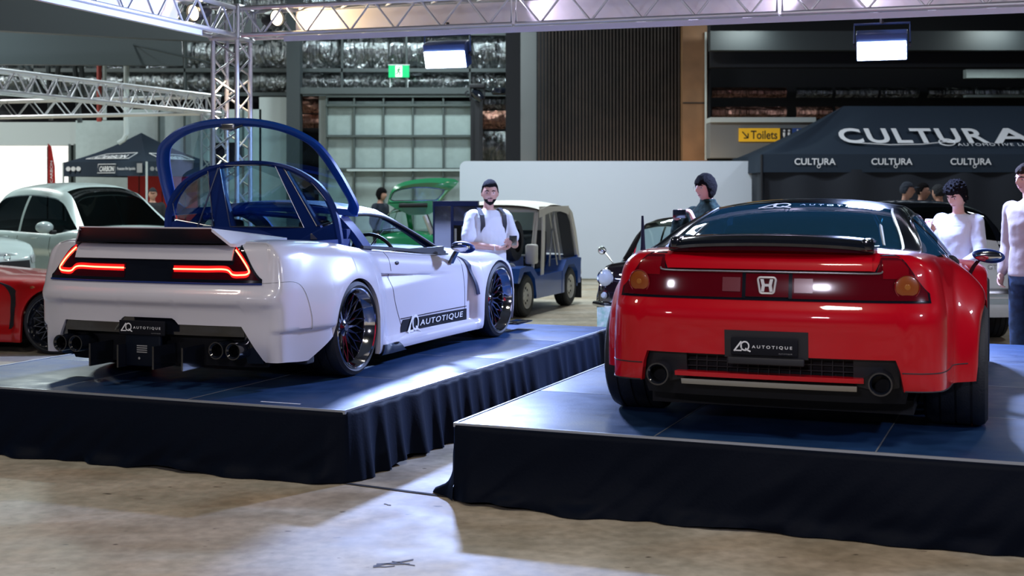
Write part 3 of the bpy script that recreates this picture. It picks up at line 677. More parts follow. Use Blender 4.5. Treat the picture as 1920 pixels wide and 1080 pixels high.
# ------------------------------------------------------------------ car bodies
class Body:
    """shell swept around a plan outline; x forward, y left, origin under the rear axle"""
    def __init__(s, outline, top, bottom, rear, side, front, flare, arches, sh_r=.10, end_r=.04, crown=None):
        pts = catmull([(x, y, 0) for x, y in outline], 40)
        s.tab = []; L = 0
        for i, p in enumerate(pts):
            if i: L += (p-pts[i-1]).length
            t = (pts[min(i+1, len(pts)-1)]-pts[max(i-1, 0)]).normalized()
            n = Vector((-t.y, t.x, 0))                 # outward for rear->front on the +y side
            if i == 0: n = Vector((-1, 0, 0))
            if i == len(pts)-1: n = Vector((1, 0, 0))
            s.tab.append((L, p.x, p.y, n.x, n.y))
        s.L = L; s.top = top; s.bot = bottom; s.rear = rear; s.side = side; s.front = front; s.flare = flare; s.arches = arches
        s.sh_r = sh_r; s.end_r = end_r; s.crown = crown or (lambda x: .03)
        s.side_extra = None
    def col(s, a):
        a = abs(a); T = s.tab; lo, hi = 0, len(T)-1
        if a >= s.L: return T[-1][1:]
        while hi-lo > 1:
            m = (lo+hi)//2
            if T[m][0] <= a: lo = m
            else: hi = m
        k = (a-T[lo][0])/max(1e-9, T[hi][0]-T[lo][0])
        return tuple(lerp(T[lo][i], T[hi][i], k) for i in range(1, 5))
    def surf(s, a, z, off=0.0):
        x, y, nx, ny = s.col(a)
        wr = smooth(.25, .95, -nx); wf = smooth(.25, .95, nx); ws = 1-wr-wf
        zt = s.top(x)
        ins = wr*s.rear(z)+wf*s.front(z)+ws*s.side(x, z)
        out = s.flare(x, z)*(1-wr)*(1-wf)
        r = s.end_r*(wr+wf)+s.sh_r*ws; dz = zt-z
        if dz < r: q = max(0, min(1, (r-dz)/r)); ins += r*(1-math.sqrt(max(0, 1-q*q)))
        if s.side_extra and ws > .3: ins += s.side_extra(a, x, z)*ws
        d = -ins+out+off; sg = -1 if a < 0 else 1
        return Vector((x+nx*d, sg*(y+ny*d), z))
    def s_of_y(s, y):          # on the tail
        for T in s.tab:
            if T[2] >= abs(y): return (T[0] if y >= 0 else -T[0])
        return s.L
    def s_of_x(s, x):
        for T in s.tab:
            if T[1] >= x and T[2] > .5*max(t[2] for t in s.tab): return T[0]
        return s.L
    def columns(s, step=.022):
        c = [0.0]; n = int(s.L/step); c += [s.L*i/n for i in range(1, n+1)]
        for (xc, ra) in s.arches:
            for k in range(0, 61):
                c.append(s.s_of_x(xc+ra*math.cos(PI*k/60)))
            for e in (-1, 1): c.append(s.s_of_x(xc+e*(ra+.002)))
        c = sorted(set(round(q, 5) for q in c))
        return c
    def shell(s, NZ=54, hole=None, K=24, name='body', material='white_paint', parent=None):
        cs = s.columns(); mb = MB(); full = [-c for c in reversed(cs[1:])]+cs
        rows = []
        for a in full:
            x, y, nx, ny = s.col(a); zb = s.bot(a, x, y, -nx, ny); zt = s.top(x)
            colp = []
            p = s.surf(a, zb, 0); inn = Vector((-nx*.03, -ny*.03*(1 if a >= 0 else -1), 0))
            colp.append(p+inn+Vector((0, 0, .002)))
            for j in range(NZ+1): colp.append(s.surf(a, lerp(zb, zt, j/NZ), 0))
            rows.append(colp)
        n = NZ+2
        mb.add([p for r_ in rows for p in r_], [(i*n+j, (i+1)*n+j, (i+1)*n+j+1, i*n+j+1) for i in range(len(rows)-1) for j in range(n-1)])
        # top deck
        top = []
        for a in cs:
            pr = s.surf(-a, s.top(s.col(a)[0]), 0); pl_ = s.surf(a, s.top(s.col(a)[0]), 0); line = []
            cr = s.crown((pr.x+pl_.x)/2)*min(1, abs(pl_.y)/.3)
            for k in range(K+1):
                t = k/K; p = pr.lerp(pl_, t); line.append(Vector((p.x, p.y, p.z+cr*(1-(2*t-1)**2))))
            top.append(line)
        fs = []; n = K+1
        for i in range(len(top)-1):
            for k in range(K):
                c = (top[i][k]+top[i+1][k+1])/2
                if hole and hole(c.x, c.y): continue
                fs.append((i*n+k, i*n+k+1, (i+1)*n+k+1, (i+1)*n+k))
        mb.add([p for l in top for p in l], fs)
        return mb.build(name, material, parent, weld=.0004, angle=42)
    def panel(s, name, m, parent, s0, s1, zlo, zhi, off=.006, base=-.02, ns=60, nz=10, closed=True):
        """a raised panel following the shell between zlo(s)..zhi(s)"""
        zl = zlo if callable(zlo) else (lambda a: zlo); zh = zhi if callable(zhi) else (lambda a: zhi)
        offf = off if callable(off) else (lambda a, z: off)
        mb = MB(); S_ = [lerp(s0, s1, i/ns) for i in range(ns+1)]
        F_ = [[s.surf(a, lerp(zl(a), max(zl(a)+1e-4, zh(a)), j/nz), offf(a, 0)) for j in range(nz+1)] for a in S_]
        n = nz+1
        mb.add([p for r_ in F_ for p in r_], [(i*n+j, (i+1)*n+j, (i+1)*n+j+1, i*n+j+1) for i in range(ns) for j in range(nz)])
        if closed:
            per = [(a, lerp(zl(a), max(zl(a)+1e-4, zh(a)), 0), 0) for a in S_]
            B_ = lambda a, z: s.surf(a, z, base)
            for jj, zf in ((0, zl), (nz, zh)):
                mb.add([q for i, a in enumerate(S_) for q in (F_[i][jj], B_(a, F_[i][jj].z))], [(2*i, 2*i+2, 2*i+3, 2*i+1) for i in range(ns)])
            for i in (0, ns):
                a = S_[i]; mb.add([q for j in range(n) for q in (F_[i][j], B_(a, F_[i][j].z))], [(2*j, 2*j+2, 2*j+3, 2*j+1) for j in range(nz)])
        return mb.build(name, m, parent, weld=.0003)
    def line(s, name, m, parent, pts, r=.003, off=.001, n=8, sub=8):
        P_ = catmull([(a, z, 0) for a, z in pts], sub)
        return MB().tube([s.surf(p.x, p.y, off) for p in P_], r, n).build(name, m, parent)

def wheel(parent, x, y, side, R=.315, wdt=.29, rr=.262, z0=None, barrel='dark_chrome', lip='chrome', spokes=18, style='mesh', camber=0):
    """side: -1 right (outer face toward -y)"""
    z = z0 if z0 is not None else R; o = side
    c = (x, y, z); w_ = -wdt*o
    A = lambda d: -d*o                                  # depth inward from the outer face
    tyre = [(rr, A(.012)), (rr+.012, A(.0)), (R-.035, A(-.004)), (R-.012, A(.010)), (R, A(.034))]
    g = .034
    for k in range(3):                                  # tread grooves
        gx = wdt*(k+1)/4
        tyre += [(R, A(gx-.006)), (R-.008, A(gx-.005)), (R-.008, A(gx+.005)), (R, A(gx+.006))]
    tyre += [(R, A(wdt-.034)), (R-.012, A(wdt-.010)), (R-.035, A(wdt+.004)), (rr+.012, A(wdt)), (rr, A(wdt-.012))]
    t = MB().lathe(tyre, 64, 'y', c).build('tyre', 'rubber', parent, angle=30)
    MB().lathe([(rr+.004, A(.004)), (rr, A(-.002)), (rr-.008, A(.002)), (rr-.016, A(.030)), (rr-.030, A(.060)), (rr-.034, A(.066)), (rr-.036, A(.075))], 64, 'y', c).build('rim_lip', lip, parent, angle=30)
    MB().lathe([(rr-.036, A(.070)), (rr-.030, A(.11)), (rr-.028, A(wdt-.02)), (.04, A(wdt-.03)), (0, A(wdt-.03))], 48, 'y', c).build('rim_barrel', 'black_gloss', parent)
    MB().lathe([(.16, A(.15)), (.16, A(.17)), (.05, A(.17))], 40, 'y', c).build('brake_disc', 'steel', parent)
    if style == 'mesh':
        mb = MB(); ro, ri = rr-.030, .055
        for k in range(spokes):
            q = 2*PI*k/spokes
            for sg in (-1, 1):
                q1 = q+sg*PI/spokes*1.0; q2 = q
                rm_ = (ro*.62)
                p0 = Vector((ri*math.cos(q2+sg*.10), A(.105), ri*math.sin(q2+sg*.10))); p1 = Vector((rm_*math.cos(q2), A(.092), rm_*math.sin(q2))); p2 = Vector((ro*math.cos(q1), A(.072), ro*math.sin(q1)))
                mb.tube([p0+Vector(c), p1+Vector(c), p2+Vector(c)], [.008, .006, .006], 5)
        mb.build('spokes', barrel, parent)
        bl = MB()
        for k in range(spokes):
            q = 2*PI*(k+.5)/spokes; bl.ell(Vector(c)+Vector(((ro-.004)*math.cos(q), A(.066), (ro-.004)*math.sin(q))), (.005, .005, .005), 6, 4)
        bl.build('rim_bolts', 'chrome', parent)
    else:
        mb = MB()
        for k in range(8):
            q = 2*PI*k/8; d = Vector((math.cos(q), 0, math.sin(q)))
            mb.tube([Vector(c)+d*.03+Vector((0, A(.05), 0)), Vector(c)+d*(rr-.02)+Vector((0, A(.055), 0))], [.03, .022], 8)
        mb.build('spokes', barrel, parent)
    hb = MB(); hb.lathe([(0, A(.082)), (.022, A(.082)), (.03, A(.09)), (.058, A(.098)), (.062, A(.12))], 24, 'y', c); hb.build('hub_cap', barrel, parent)

def rbox_seat(parent, x, y, m='seat'):
    mb = MB(); mb.box((x, y, .36), (.46, .46, .14), bev=.05); mb.box((x-.24, y, .62), (.14, .44, .56), Matrix.Rotation(-.28, 3, 'Y'), bev=.05); mb.box((x-.33, y, .93), (.09, .24, .16), Matrix.Rotation(-.2, 3, 'Y'), bev=.035)
    return mb.build('seat', m, parent)
def steering_wheel(parent, x, y, z):
    R = Matrix.Rotation(-.45, 3, 'Y'); mb = MB()
    mb.tube([Vector((x, y, z))+R @ Vector((0, .18*math.cos(q), .18*math.sin(q))) for q in [i*PI/16 for i in range(32)]], .014, 8, closed=True)
    for q in (0.1, PI-.1, -PI/2): mb.tube([Vector((x, y, z)), Vector((x, y, z))+R @ Vector((0, .17*math.cos(q), .17*math.sin(q)))], .012, 6)
    mb.ell((x, y, z), (.03, .05, .05), 10, 6); return mb.build('steering_wheel', 'black_plastic', parent)

# greenhouse ------------------------------------------------------
GH = {
 'zc': [(-.62, .93), (-.45, .965), (-.3, 1.01), (0, 1.085), (.3, 1.135), (.55, 1.160), (.8, 1.168), (1.05, 1.150), (1.2, 1.112), (1.5, .985), (1.75, .865), (1.95, .765)],
 'ys': [(-.62, .62), (-.45, .66), (-.3, .645), (0, .59), (.3, .545), (.55, .535), (.8, .54), (1.05, .55), (1.2, .57), (1.5, .64), (1.75, .70), (1.95, .735)],
 'zs': [(-.62, .895), (-.45, .905), (-.3, .935), (0, 1.025), (.3, 1.088), (.55, 1.113), (.8, 1.120), (1.05, 1.102), (1.2, 1.062), (1.5, .935), (1.75, .815), (1.95, .735)],
 'yb': [(-.62, .66), (-.45, .72), (-.3, .755), (0, .785), (.3, .795), (1.5, .800), (1.75, .79), (1.95, .765)],
 'zb': [(-.62, .875), (-.3, .880), (0, .868), (.3, .845), (.6, .825), (.9, .805), (1.5, .760), (1.75, .740), (1.95, .720)],
}
def gh(x, v, off=0, dz=0):
    zc, ys, zs, yb, zb = (interp(GH[k], x) for k in ('zc', 'ys', 'zs', 'yb', 'zb'))
    a = abs(v); sg = -1 if v < 0 else 1
    if a <= 1:
        y = ys*a; z = zc-(zc-zs)*a**2.4
        n = Vector((0, .3*a, 1))
    else:
        t = a-1; y = lerp(ys, yb, t)+.018*math.sin(PI*t); z = lerp(zs, zb, t); n = Vector((0, 1, .5))
    n.normalize(); return Vector((x, sg*(y+n.y*off), z+n.z*off+dz))
def gh_part(name, m, parent, xs, vs_, off=0, dz=0, thick=.0, skip=None):
    mb = MB(); mb.grid(lambda x, v: gh(x, v, off, dz), xs, vs_, skip)
    if thick:
        mb.grid(lambda x, v: gh(x, v, off-thick, dz), xs, vs_, skip)
        for vv in (vs_[0], vs_[-1]):
            mb.add([q for x in xs for q in (gh(x, vv, off, dz), gh(x, vv, off-thick, dz))], [(2*i, 2*i+2, 2*i+3, 2*i+1) for i in range(len(xs)-1)])
        for xx in (xs[0], xs[-1]):
            mb.add([q for v in vs_ for q in (gh(xx, v, off, dz), gh(xx, v, off-thick, dz))], [(2*i, 2*i+2, 2*i+3, 2*i+1) for i in range(len(vs_)-1)])
    return mb.build(name, m, parent, weld=.0003, angle=40)
def fr(a, b, n): return [lerp(a, b, i/n) for i in range(n+1)]
def mirror_part(parent, x, y, z, m, sg, length=.20, drop=.13):
    mb = MB(); mb.ell((x, y, z), (.055, length/2, .046), 24, 14, Matrix.Rotation(-.12*sg, 3, 'X')); o = mb.build('door_mirror', m, parent)
    MB().ell((x-.052, y, z), (.008, length/2-.018, .033), 20, 10).build('mirror_glass', 'chrome', parent if False else o)
    MB().strip([(x+.02, y-sg*.06, z-.03), (x+.03, y-sg*.09, z-.07), (x+.03, y-sg*.12, z-drop)], (.028, 0, 0), (0, .014, 0)).build('mirror_stalk', 'black_gloss', parent)

NSX_OUT = [(-.955, 0), (-.950, .30), (-.930, .52), (-.885, .69), (-.81, .775), (-.68, .812), (-.48, .830), (-.25, .865), (0, .895), (.5, .885), (1.0, .875), (1.6, .875), (2.2, .89), (2.6, .90), (2.95, .865), (3.2, .77), (3.36, .60), (3.44, .35), (3.46, 0)]
WHITE_OUT = [(-.955, 0), (-.950, .30), (-.938, .56), (-.91, .75), (-.855, .865), (-.72, .912), (-.45, .918)]+[(0, .905)]+NSX_OUT[9:]
def aq_plate(parent, C, axis_r, up, out, wd, hh, small=False):
    """black show plate with silver AQ monogram and wide-set word"""
    C, a, u_, n = map(Vector, (C, axis_r, up, out))
    R = Matrix((a, u_, n)).transposed()
    MB().box(C, (wd, hh, .012), R, bev=.004).build('show_plate', 'plate', parent)
    o = C-a*wd/2-u_*hh/2+n*.0085
    monogram('plate_monogram', plane_fn(o+a*wd*.05+u_*hh*.24, a, u_), wd*.25, hh*.56, 'white_text', parent)
    text_on('plate_lettering', 'AUTOTIQUE', plane_fn(o+a*wd*.32+u_*hh*.40, a, u_), 'white_text', parent, width=wd*.60, height=hh*.20, bold=.01, space=1.5)
    text_on('plate_small_lettering', 'AUTOTIQUE', plane_fn(o+a*wd*.72+u_*hh*.12, a, u_), 'grey_text', parent, width=wd*.20, height=hh*.07, space=1.2)

M['spoiler_black'] = mat('spoiler_black', (.003, .006, .014), .5, spec=.15)
M['navy_vent'] = mat('vent_dark_blue', (.004, .010, .05), .4)
def nsx(kind, root):
    white = kind == 'white'; dz = -.02 if white else 0
    paint = 'white_paint' if white else 'red_paint'
    TOPW = [(-.955, .885), (-.6, .905), (-.2, .890), (.3, .835), (.9, .785), (1.75, .725), (2.1, .715), (2.5, .705), (2.85, .65), (3.1, .56), (3.3, .47), (3.46, .40)]
    TOPR = [(-.955, .905), (-.6, .915), (-.2, .890), (.3, .850), (.9, .805), (1.75, .745), (2.1, .735), (2.5, .735), (2.85, .67), (3.1, .57), (3.3, .48), (3.46, .41)]
    top = lambda x: interp(TOPW if white else TOPR, x)
    ra = .326 if white else .335
    RW = [(.05, .16), (.15, .10), (.30, .05), (.42, .040), (.50, .026), (.535, .004), (.56, 0), (.585, .006), (.62, .030), (.655, .042), (.67, .045), (.80, .075), (.92, .125)]
    RR = [(.05, .16), (.22, .06), (.30, .025), (.38, .014), (.50, .006), (.60, 0), (.635, .006), (.68, .028), (.70, .036), (.82, .060), (.90, .095), (.95, .13)]
    rear = lambda z: interp(RW if white else RR, z)
    side = lambda x, z: interp([(.05, .03), (.14, .0), (.45, .0), (.6, .004), (.70, .018), (.85, .05), (.95, .08)], z)
    front = lambda z: interp([(.05, .1), (.2, .02), (.4, 0), (.6, .1)], z)
    if white:
        def flare(x, z):
            r0 = math.hypot(x, z-.315)-ra; r1 = math.hypot(x-2.53, z-.315)-ra
            f = .082*(1-smooth(0, .36, r0))*smooth(.62, .50, x) if x < 1.2 else 0
            if x < 0: f = .082*(1-smooth(0, .42, r0))
            fy = .075*(1-smooth(0, .26, r1))*smooth(2.06, 2.12, x) if x > 1.2 else 0
            sk = .06*smooth(.195, .155, z)*smooth(.40, .60, x)*smooth(2.2, 2.05, x)
            return max(f, fy)+sk
    else:
        def flare(x, z):
            r0 = math.hypot(x, z-.315)-ra; r1 = math.hypot(x-2.53, z-.315)-ra
            f = .092*(1-smooth(.03, .22, r0))*smooth(-.50, -.33, x) if x < 1.2 else .085*(1-smooth(.02, .20, r1))
            sk = .03*smooth(.26, .20, z)*smooth(.40, .60, x)*smooth(2.2, 2.05, x)
            return f+sk
    def bot(a, x, y, nr, ny):
        y = abs(y)
        for xc in (0, 2.53):
            if abs(x-xc) < ra:
                return .315+math.sqrt(ra*ra-(x-xc)**2)
        if x < -ra:                       # tail
            if white:
                if y < .195: return .432
                if y < .205: return lerp(.432, .395, (y-.195)/.01)
                if y < .66: return .395
                if y < .80: return lerp(.395, .175, (y-.66)/.14)
                return lerp(.175, .165, smooth(-.8, -.6, x)) if x < -.56 else lerp(.165, .30, (x+.56)/(.56-ra))
            else:
                if y < .60: return .425
                if y < .635: return lerp(.425, .285, (y-.60)/.035)
                return .275
        if x > 2.53+ra: return .13
        return .105 if white else .13
    crown = (lambda x: lerp(.012, .02, smooth(-.9, 0, x)) if x < 1.5 else .05) if white else (lambda x: .026 if x < 1.5 else .05)
    B = Body(WHITE_OUT if white else NSX_OUT, top, bot, rear, side, front, flare, [(0, ra), (2.53, ra)], crown=crown)
    def scoop(a, x, z):
        if white and x < -.33: return .022*smooth(.368, .350, z)
        if x < .50 or x > 1.85: return 0
        k = (x-.50)/1.35; zu = lerp(.640, .575, k); h = lerp(.115, .0, k)+.006
        d = zu-z
        if d < 0 or d > h: return 0
        return .05*(1-k)*smooth(0, .012, d)*(1-d/h)*smooth(.50, .515, x)
    B.side_extra = scoop
    hole = (lambda x, y: (-.42 < x < 1.86 and abs(y) < .70)) if white else (lambda x, y: (.30 < x < 1.80 and abs(y) < .60))
    B.shell(name='body', material=paint, parent=root, hole=hole)
    sy = B.s_of_y; sx = B.s_of_x
    # dark undertray and wheel wells
    ub = MB(); ub.box((1.30, 0, .155), (3.7, 1.30, .07)); ub.build('undertray', 'dark', root, sm=False)
    for xc in (0, 2.53):
        MB().lathe([(.0, -.60), (.33, -.60), (.33, .60), (0, .60)], 40, 'y', (xc, 0, .365)).build('wheel_well', 'dark', root)
    # interior tub
    it = MB(); it.box((1.15, 0, .22), (1.5, 1.36, .08)); it.box((.42, 0, .50), (.06, 1.40, .60)); it.box((1.85, 0, .55), (.12, 1.42, .34))
    it.box((1.72, 0, .66), (.30, 1.36, .12), bev=.04)
    for sg in (-1, 1): it.box((1.15, sg*.73, .52), (1.4, .06, .52))
    it.build('interior_tub', 'black_plastic', root)
    for sg in (-1, 1): rbox_seat(root, .85, sg*.36)
    steering_wheel(root, 1.42, -.36, .74+dz)
    # wheels
    for xc in (0, 2.53):
        for sg in (-1, 1):
            wheel(root, xc, sg*(.972 if white else .985), sg, R=.315, wdt=.30 if xc == 0 else .25)
    # ---- greenhouse
    roofm = 'blue_black' if white else 'black_gloss'
    gm = 'glass_clear' if white else 'glass_blue'
    if not white:
        gh_part('rear_window', 'glass_blue', root, fr(-.50, .37, 24), fr(-.90, .90, 24), 0, dz)
        gh_part('rear_pillar', roofm, root, fr(-.62, .37, 20), fr(-1.14, -.90, 4)+[], 0, dz, .02); gh_part('rear_pillar', roofm, root, fr(-.62, .37, 20), fr(.90, 1.14, 4), 0, dz, .02)
        gh_part('tail_cowl', roofm, root, fr(-.62, -.50, 4), fr(-.90, .90, 16), 0, dz, .01)
        for sg in (-1, 1):
            gh_part('quarter_window', 'glass_blue', root, fr(-.50, .36, 12), fr(sg*1.14, sg*1.95, 6), 0, dz)
            gh_part('window_frame', roofm, root, fr(.34, .44, 3), fr(sg*1.1, sg*2.0, 8), .003, dz, .02)
            gh_part('window_frame', roofm, root, fr(-.62, 1.9, 30), fr(sg*1.93, sg*2.04, 2), .003, dz, .01)
            MB().tube([gh(x, sg*1.15, .004, dz) for x in fr(-.55, 1.85, 30)], .006, 6).build('drip_rail', 'chrome', root)
            gh_part('door_window', 'glass_blue', root, fr(.44, 1.80, 20), fr(sg*1.14, sg*1.95, 6), 0, dz)
            MB().tube([gh(x, sg*.90, .003, dz) for x in fr(-.5, .37, 16)], .007, 6).build('window_seal', 'steel', root)
        # roll bar / pillar line behind the rear glass
        MB().tube([(-.42, -.50, .93), (-.1, -.46, 1.02), (.22, -.40, 1.08), (.24, 0, 1.10), (.22, .40, 1.08), (-.1, .46, 1.02), (-.42, .50, .93)], .012, 8).build('hatch_inner_frame', 'steel', root)
        MB().box((-.1, 0, .90), (.8, 1.1, .02)).build('parcel_shelf', 'dark', root, sm=False)
    else:
        for sg in (-1, 1):
            gh_part('window_frame', roofm, root, fr(.44, .56, 3), fr(sg*1.0, sg*2.0, 8), .0, dz, .05)
    gh_part('roof', roofm, root, fr(.37 if not white else .50, 1.12, 16), fr(-1.14, 1.14, 28), 0, dz, .02)
    gh_part('windshield', gm, root, fr(1.12, 1.93, 18), fr(-.91, .91, 16), 0, dz)
    for sg in (-1, 1):
        gh_part('windshield_pillar', roofm, root, fr(1.12, 1.95, 18), fr(sg*.90, sg*1.17, 4), 0, dz, .03)
        if white: MB().tube([gh(x, sg*1.17, .0, dz) for x in fr(.52, 1.9, 24)], .014, 8).build('window_seal', 'black_plastic', root)
        mirror_part(root, 1.70, sg*(.99 if white else .985), .80+dz, 'blue_black', sg)
        MB().strip([gh(x, sg*1.97, .004, dz) for x in fr(.4, 1.86, 16)], (0, .012, 0), (0, 0, .010)).build('waist_seal', 'black_plastic', root)
    MB().strip([(1.90, -.66, .735+dz), (1.96, -.3, .765+dz), (1.97, 0, .772+dz), (1.96, .3, .765+dz), (1.90, .66, .735+dz)], (.02, 0, 0), (0, 0, .012)).build('cowl_panel', 'black_plastic', root)
    MB().tube([(1.88, -.1, .80+dz), (1.6, -.35, .935+dz), (1.5, -.55, .955+dz)], .006, 6).build('wiper', 'black_plastic', root)
    # door outline
    for sg in (-1, 1):
        q = [(sg*sx(.685), .80+dz), (sg*sx(.69), .60), (sg*sx(.74), .42), (sg*sx(.86), .21)]
        B.line('door_gap', 'black_plastic', root, q, .0022, .0005)
        B.line('door_gap', 'black_plastic', root, [(sg*sx(.86), .21), (sg*sx(1.4), .205), (sg*sx(1.97), .205)], .0022, .0005)
        B.line('door_gap', 'black_plastic', root, [(sg*sx(1.97), .205), (sg*sx(1.96), .45), (sg*sx(1.90), .71)], .0022, .0005)
        MB().ell(B.surf(sg*sx(.80), .700, .004), (.030, .006, .014), 14, 8).build('door_handle', 'black_plastic', root)
    if white:
        lampt = lambda a: min(.886, lerp(.885, .672, smooth(.60, .80, abs(B.surf(a, .7).y))*1.0))
        s1 = sy(.795)
        # lamp band
        B.panel('tail_lamp_housing', 'black_gloss', root, -s1, s1, .655, lambda a: lampt(a)+.002, .006, -.02, 90, 12)
        for sg in (-1, 1):
            B.panel('tail_lamp', 'lamp_dark', root, sg*sy(.17), sg*sy(.772), .676, lambda a: max(.68, min(.765 if abs(B.surf(a, .7).y) < .60 else .88, lampt(a)-.02)), .009, 0, 60, 10)
            pts = [(.60, .855), (.655, .80), (.708, .735), (.700, .712), (.655, .706), (.60, .708), (.55, .737), (.40, .736), (.18, .735)]
            pts2 = [(sg*sy(y), z) for y, z in pts]
            P_ = catmull([(a, z, 0) for a, z in pts2], 8)
            MB().strip([B.surf(p.x, p.y, .011) for p in P_], (.002, 0, 0), lambda i: (0, 0, .021)).build('led_halo', 'glow_halo', root)
            MB().tube([B.surf(p.x, p.y, .015) for p in P_], .0048, 8).build('led_strip', 'glow', root)
        B.line('lamp_trim', 'blue_black', root, [(-s1, .652), (-sy(.4), .650), (0, .650), (sy(.4), .650), (s1, .652)], .006, .006)
        # lid between the lamps
        yl = .585
        B.panel('tail_lid', 'white_paint', root, -sy(yl), sy(yl), .792, .884, .018, -.02, 60, 10)
        # black raked deck spoiler with white end fins
        mb = MB()
        def sp(u, v):          # v 0 bottom edge .. 1 lip
            hw = lerp(.575, .490, v); x = lerp(-.880, -.955, v**1.6); z = lerp(.893, .986, v)-.012*(u*u)*0
            return Vector((x-.02*(1-u*u), u*hw, z))
        mb.grid(sp, fr(-1, 1, 24), fr(0, 1, 10))
        lip = [sp(u, 1) for u in fr(-1, 1, 24)]
        mb.add([q for p in lip for q in (p, p+Vector((.06, 0, -.004)), p+Vector((.45, 0, -.070)))], [(3*i+k, 3*i+3+k, 3*i+4+k, 3*i+1+k) for i in range(24) for k in (0, 1)])
        mb.build('deck_spoiler', 'spoiler_black', root)
        MB().tube([sp(u, 1.0)+Vector((.0, 0, .002)) for u in fr(-1, 1, 24)], .0045, 6).build('spoiler_lip', 'white_paint', root)
        for sg in (-1, 1):
            f_ = MB(); A_ = [Vector((-.885, sg*.578, .895)), Vector((-.955, sg*.490, .988)), Vector((-.60, sg*.49, .955)), Vector((-.20, sg*.56, .908)), Vector((-.50, sg*.64, .902)), Vector((-.84, sg*.60, .891))]
            cc = Vector((-.62, sg*.555, .935)); low = [p-Vector((0, 0, .02)) for p in A_]
            f_.add(A_+[cc]+low, [(i, (i+1) % 6, 6) for i in range(6)]+[(i, (i+1) % 6, 7+(i+1) % 6, 7+i) for i in range(6)])
            f_.build('spoiler_fin', 'white_paint', root, angle=60)
        # diffuser
        d0 = sy(.67)
        B.panel('diffuser_blade', 'black_gloss', root, -d0, d0, .330, lambda a: (.438 if abs(B.surf(a, .4).y) < .205 else .400), -.012, -.06, 80, 6)
        B.panel('diffuser_backing', 'dark', root, -sy(.79), sy(.79), .13, lambda a: lerp(.40, .2, smooth(.62, .80, abs(B.surf(a, .3).y))), -.10, -.14, 70, 8)
        for sg in (-1, 1):
            B.panel('diffuser_corner', 'black_gloss', root, sg*sy(.665), sg*sy(.785), .165, lambda a: lerp(.40, .19, smooth(.655, .80, abs(B.surf(a, .3).y)*1.0)), -.02, -.08, 20, 8)
            for y in (.13, .34): MB().box((-.93, sg*y, .20), (.22, .012, .14)).build('diffuser_fin', 'black_gloss', root, sm=False)
            for y in (.520, .640):
                MB().lathe([(.036, -.02), (.046, -.03), (.052, -.03), (.053, .12), (.045, .12), (.044, .0)], 32, 'x', (-.925, sg*y, .252)).build('exhaust_tip', 'black_gloss', root)
                MB().lathe([(0, 0), (.045, 0)], 20, 'x', (-.84, sg*y, .252)).build('exhaust_bore', 'dark', root)
            B.line('rivet_edge', 'steel', root, [(sg*sy(.25), .345), (sg*sy(.22), .385)], .003, .0) if sg > 0 else None
        MB().box((-.955, 0, .235), (.03, .26, .20), bev=.01).build('diffuser_centre', 'spoiler_black', root)
        gt = MB()
        for k in range(4): gt.box((-.973, -.0, .262-k*.013), (.003, .075, .006))
        gt.build('centre_lettering', 'grey_text', root, sm=False)
        MB().lathe([(0, 0), (.008, 0)], 12, 'x', (-.974, .02, .185)).build('tow_hook_cover', 'grey_text', root)
        aq_plate(root, (-.972, 0, .372), (0, -1, 0), (0, 0, 1), (-1, 0, 0), .335, .088)
        # fender vent slashes, side graphics, skirt insert
        for sg in (-1, 1):
            pts = [(1.93, .70), (2.01, .655), (2.075, .585), (2.10, .50), (2.11, .385)]
            P_ = catmull([(sg*sx(x), z, 0) for x, z in pts], 8)
            MB().strip([B.surf(p.x, p.y, .004) for p in P_], lambda i: (.006+.032*smooth(0, 12, i), 0, 0), (0, .004, 0)).build('fender_vent', 'navy_vent', root)
            zl = lambda a: (lerp(.200, .190, (B.col(a)[0]-.8)/1.2)); 
            B.panel('side_decal', 'plate', root, sg*sx(.83), sg*sx(2.0), zl, lambda a: zl(a)+.088*smooth(.80, .87, B.col(a)[0]), .004, -.004, 60, 24)
            B.panel('decal_line', 'plate', root, sg*sx(.82), sg*sx(2.0), .295, .300, .004, -.004, 50, 2)
            if sg < 0: fn = lambda s_, t_: B.surf(-(sx(1.13)+s_), .213+t_, .011)
            else: fn = lambda s_, t_: B.surf(sx(1.90)-s_, .213+t_, .011)
            text_on('side_lettering', 'AUTOTIQUE', fn, 'white_text', root, width=.78, height=.050, bold=.01, space=1.15, shear=.15)
            if sg < 0: fn2 = lambda s_, t_: B.surf(-(sx(.93)+s_), .190+t_, .012)
            else: fn2 = lambda s_, t_: B.surf(sx(2.05)-s_, .190+t_, .012)
            monogram('side_monogram', fn2, .20, .115, 'white_text', root)
            B.panel('skirt_insert', 'black_gloss', root, sg*sx(.40), sg*sx(.80), .085, lambda a: .085+.075*smooth(.82, .62, B.col(a)[0]), .016, -.03, 20, 5)
            MB().box((.5, sg*.88, .5), (.01, .01, .01)) 
        MB().box((3.10, -.90, .07), (.35, .16, .012), bev=.004).build('front_lip_spoiler', 'black_gloss', root)
        B.line('bumper_gap', 'grey_text', root, [(-sy(.775), .655), (-sx(-.70), .66), (-sx(-.60), .60), (-sx(-.56), .45), (-sx(-.56), .36)], .0022, .0)
        # wheel-arch flap behind the rear wheel
        for sg in (-1, 1):
            MB().box((-.52, sg*.86, .25), (.10, .12, .22), bev=.01).build('mud_guard', 'black_plastic', root)
        # ---- open engine bay and the two raised frames
        eb = MB(); eb.box((-.02, 0, .70), (.78, 1.36, .03)); eb.box((-.42, 0, .79), (.03, 1.38, .18)); eb.box((.40, 0, .82), (.05, 1.38, .26))
        for sg in (-1, 1): eb.box((-.02, sg*.69, .79), (.82, .03, .19))
        eb.build('engine_bay', 'blue_black', root, sm=False)
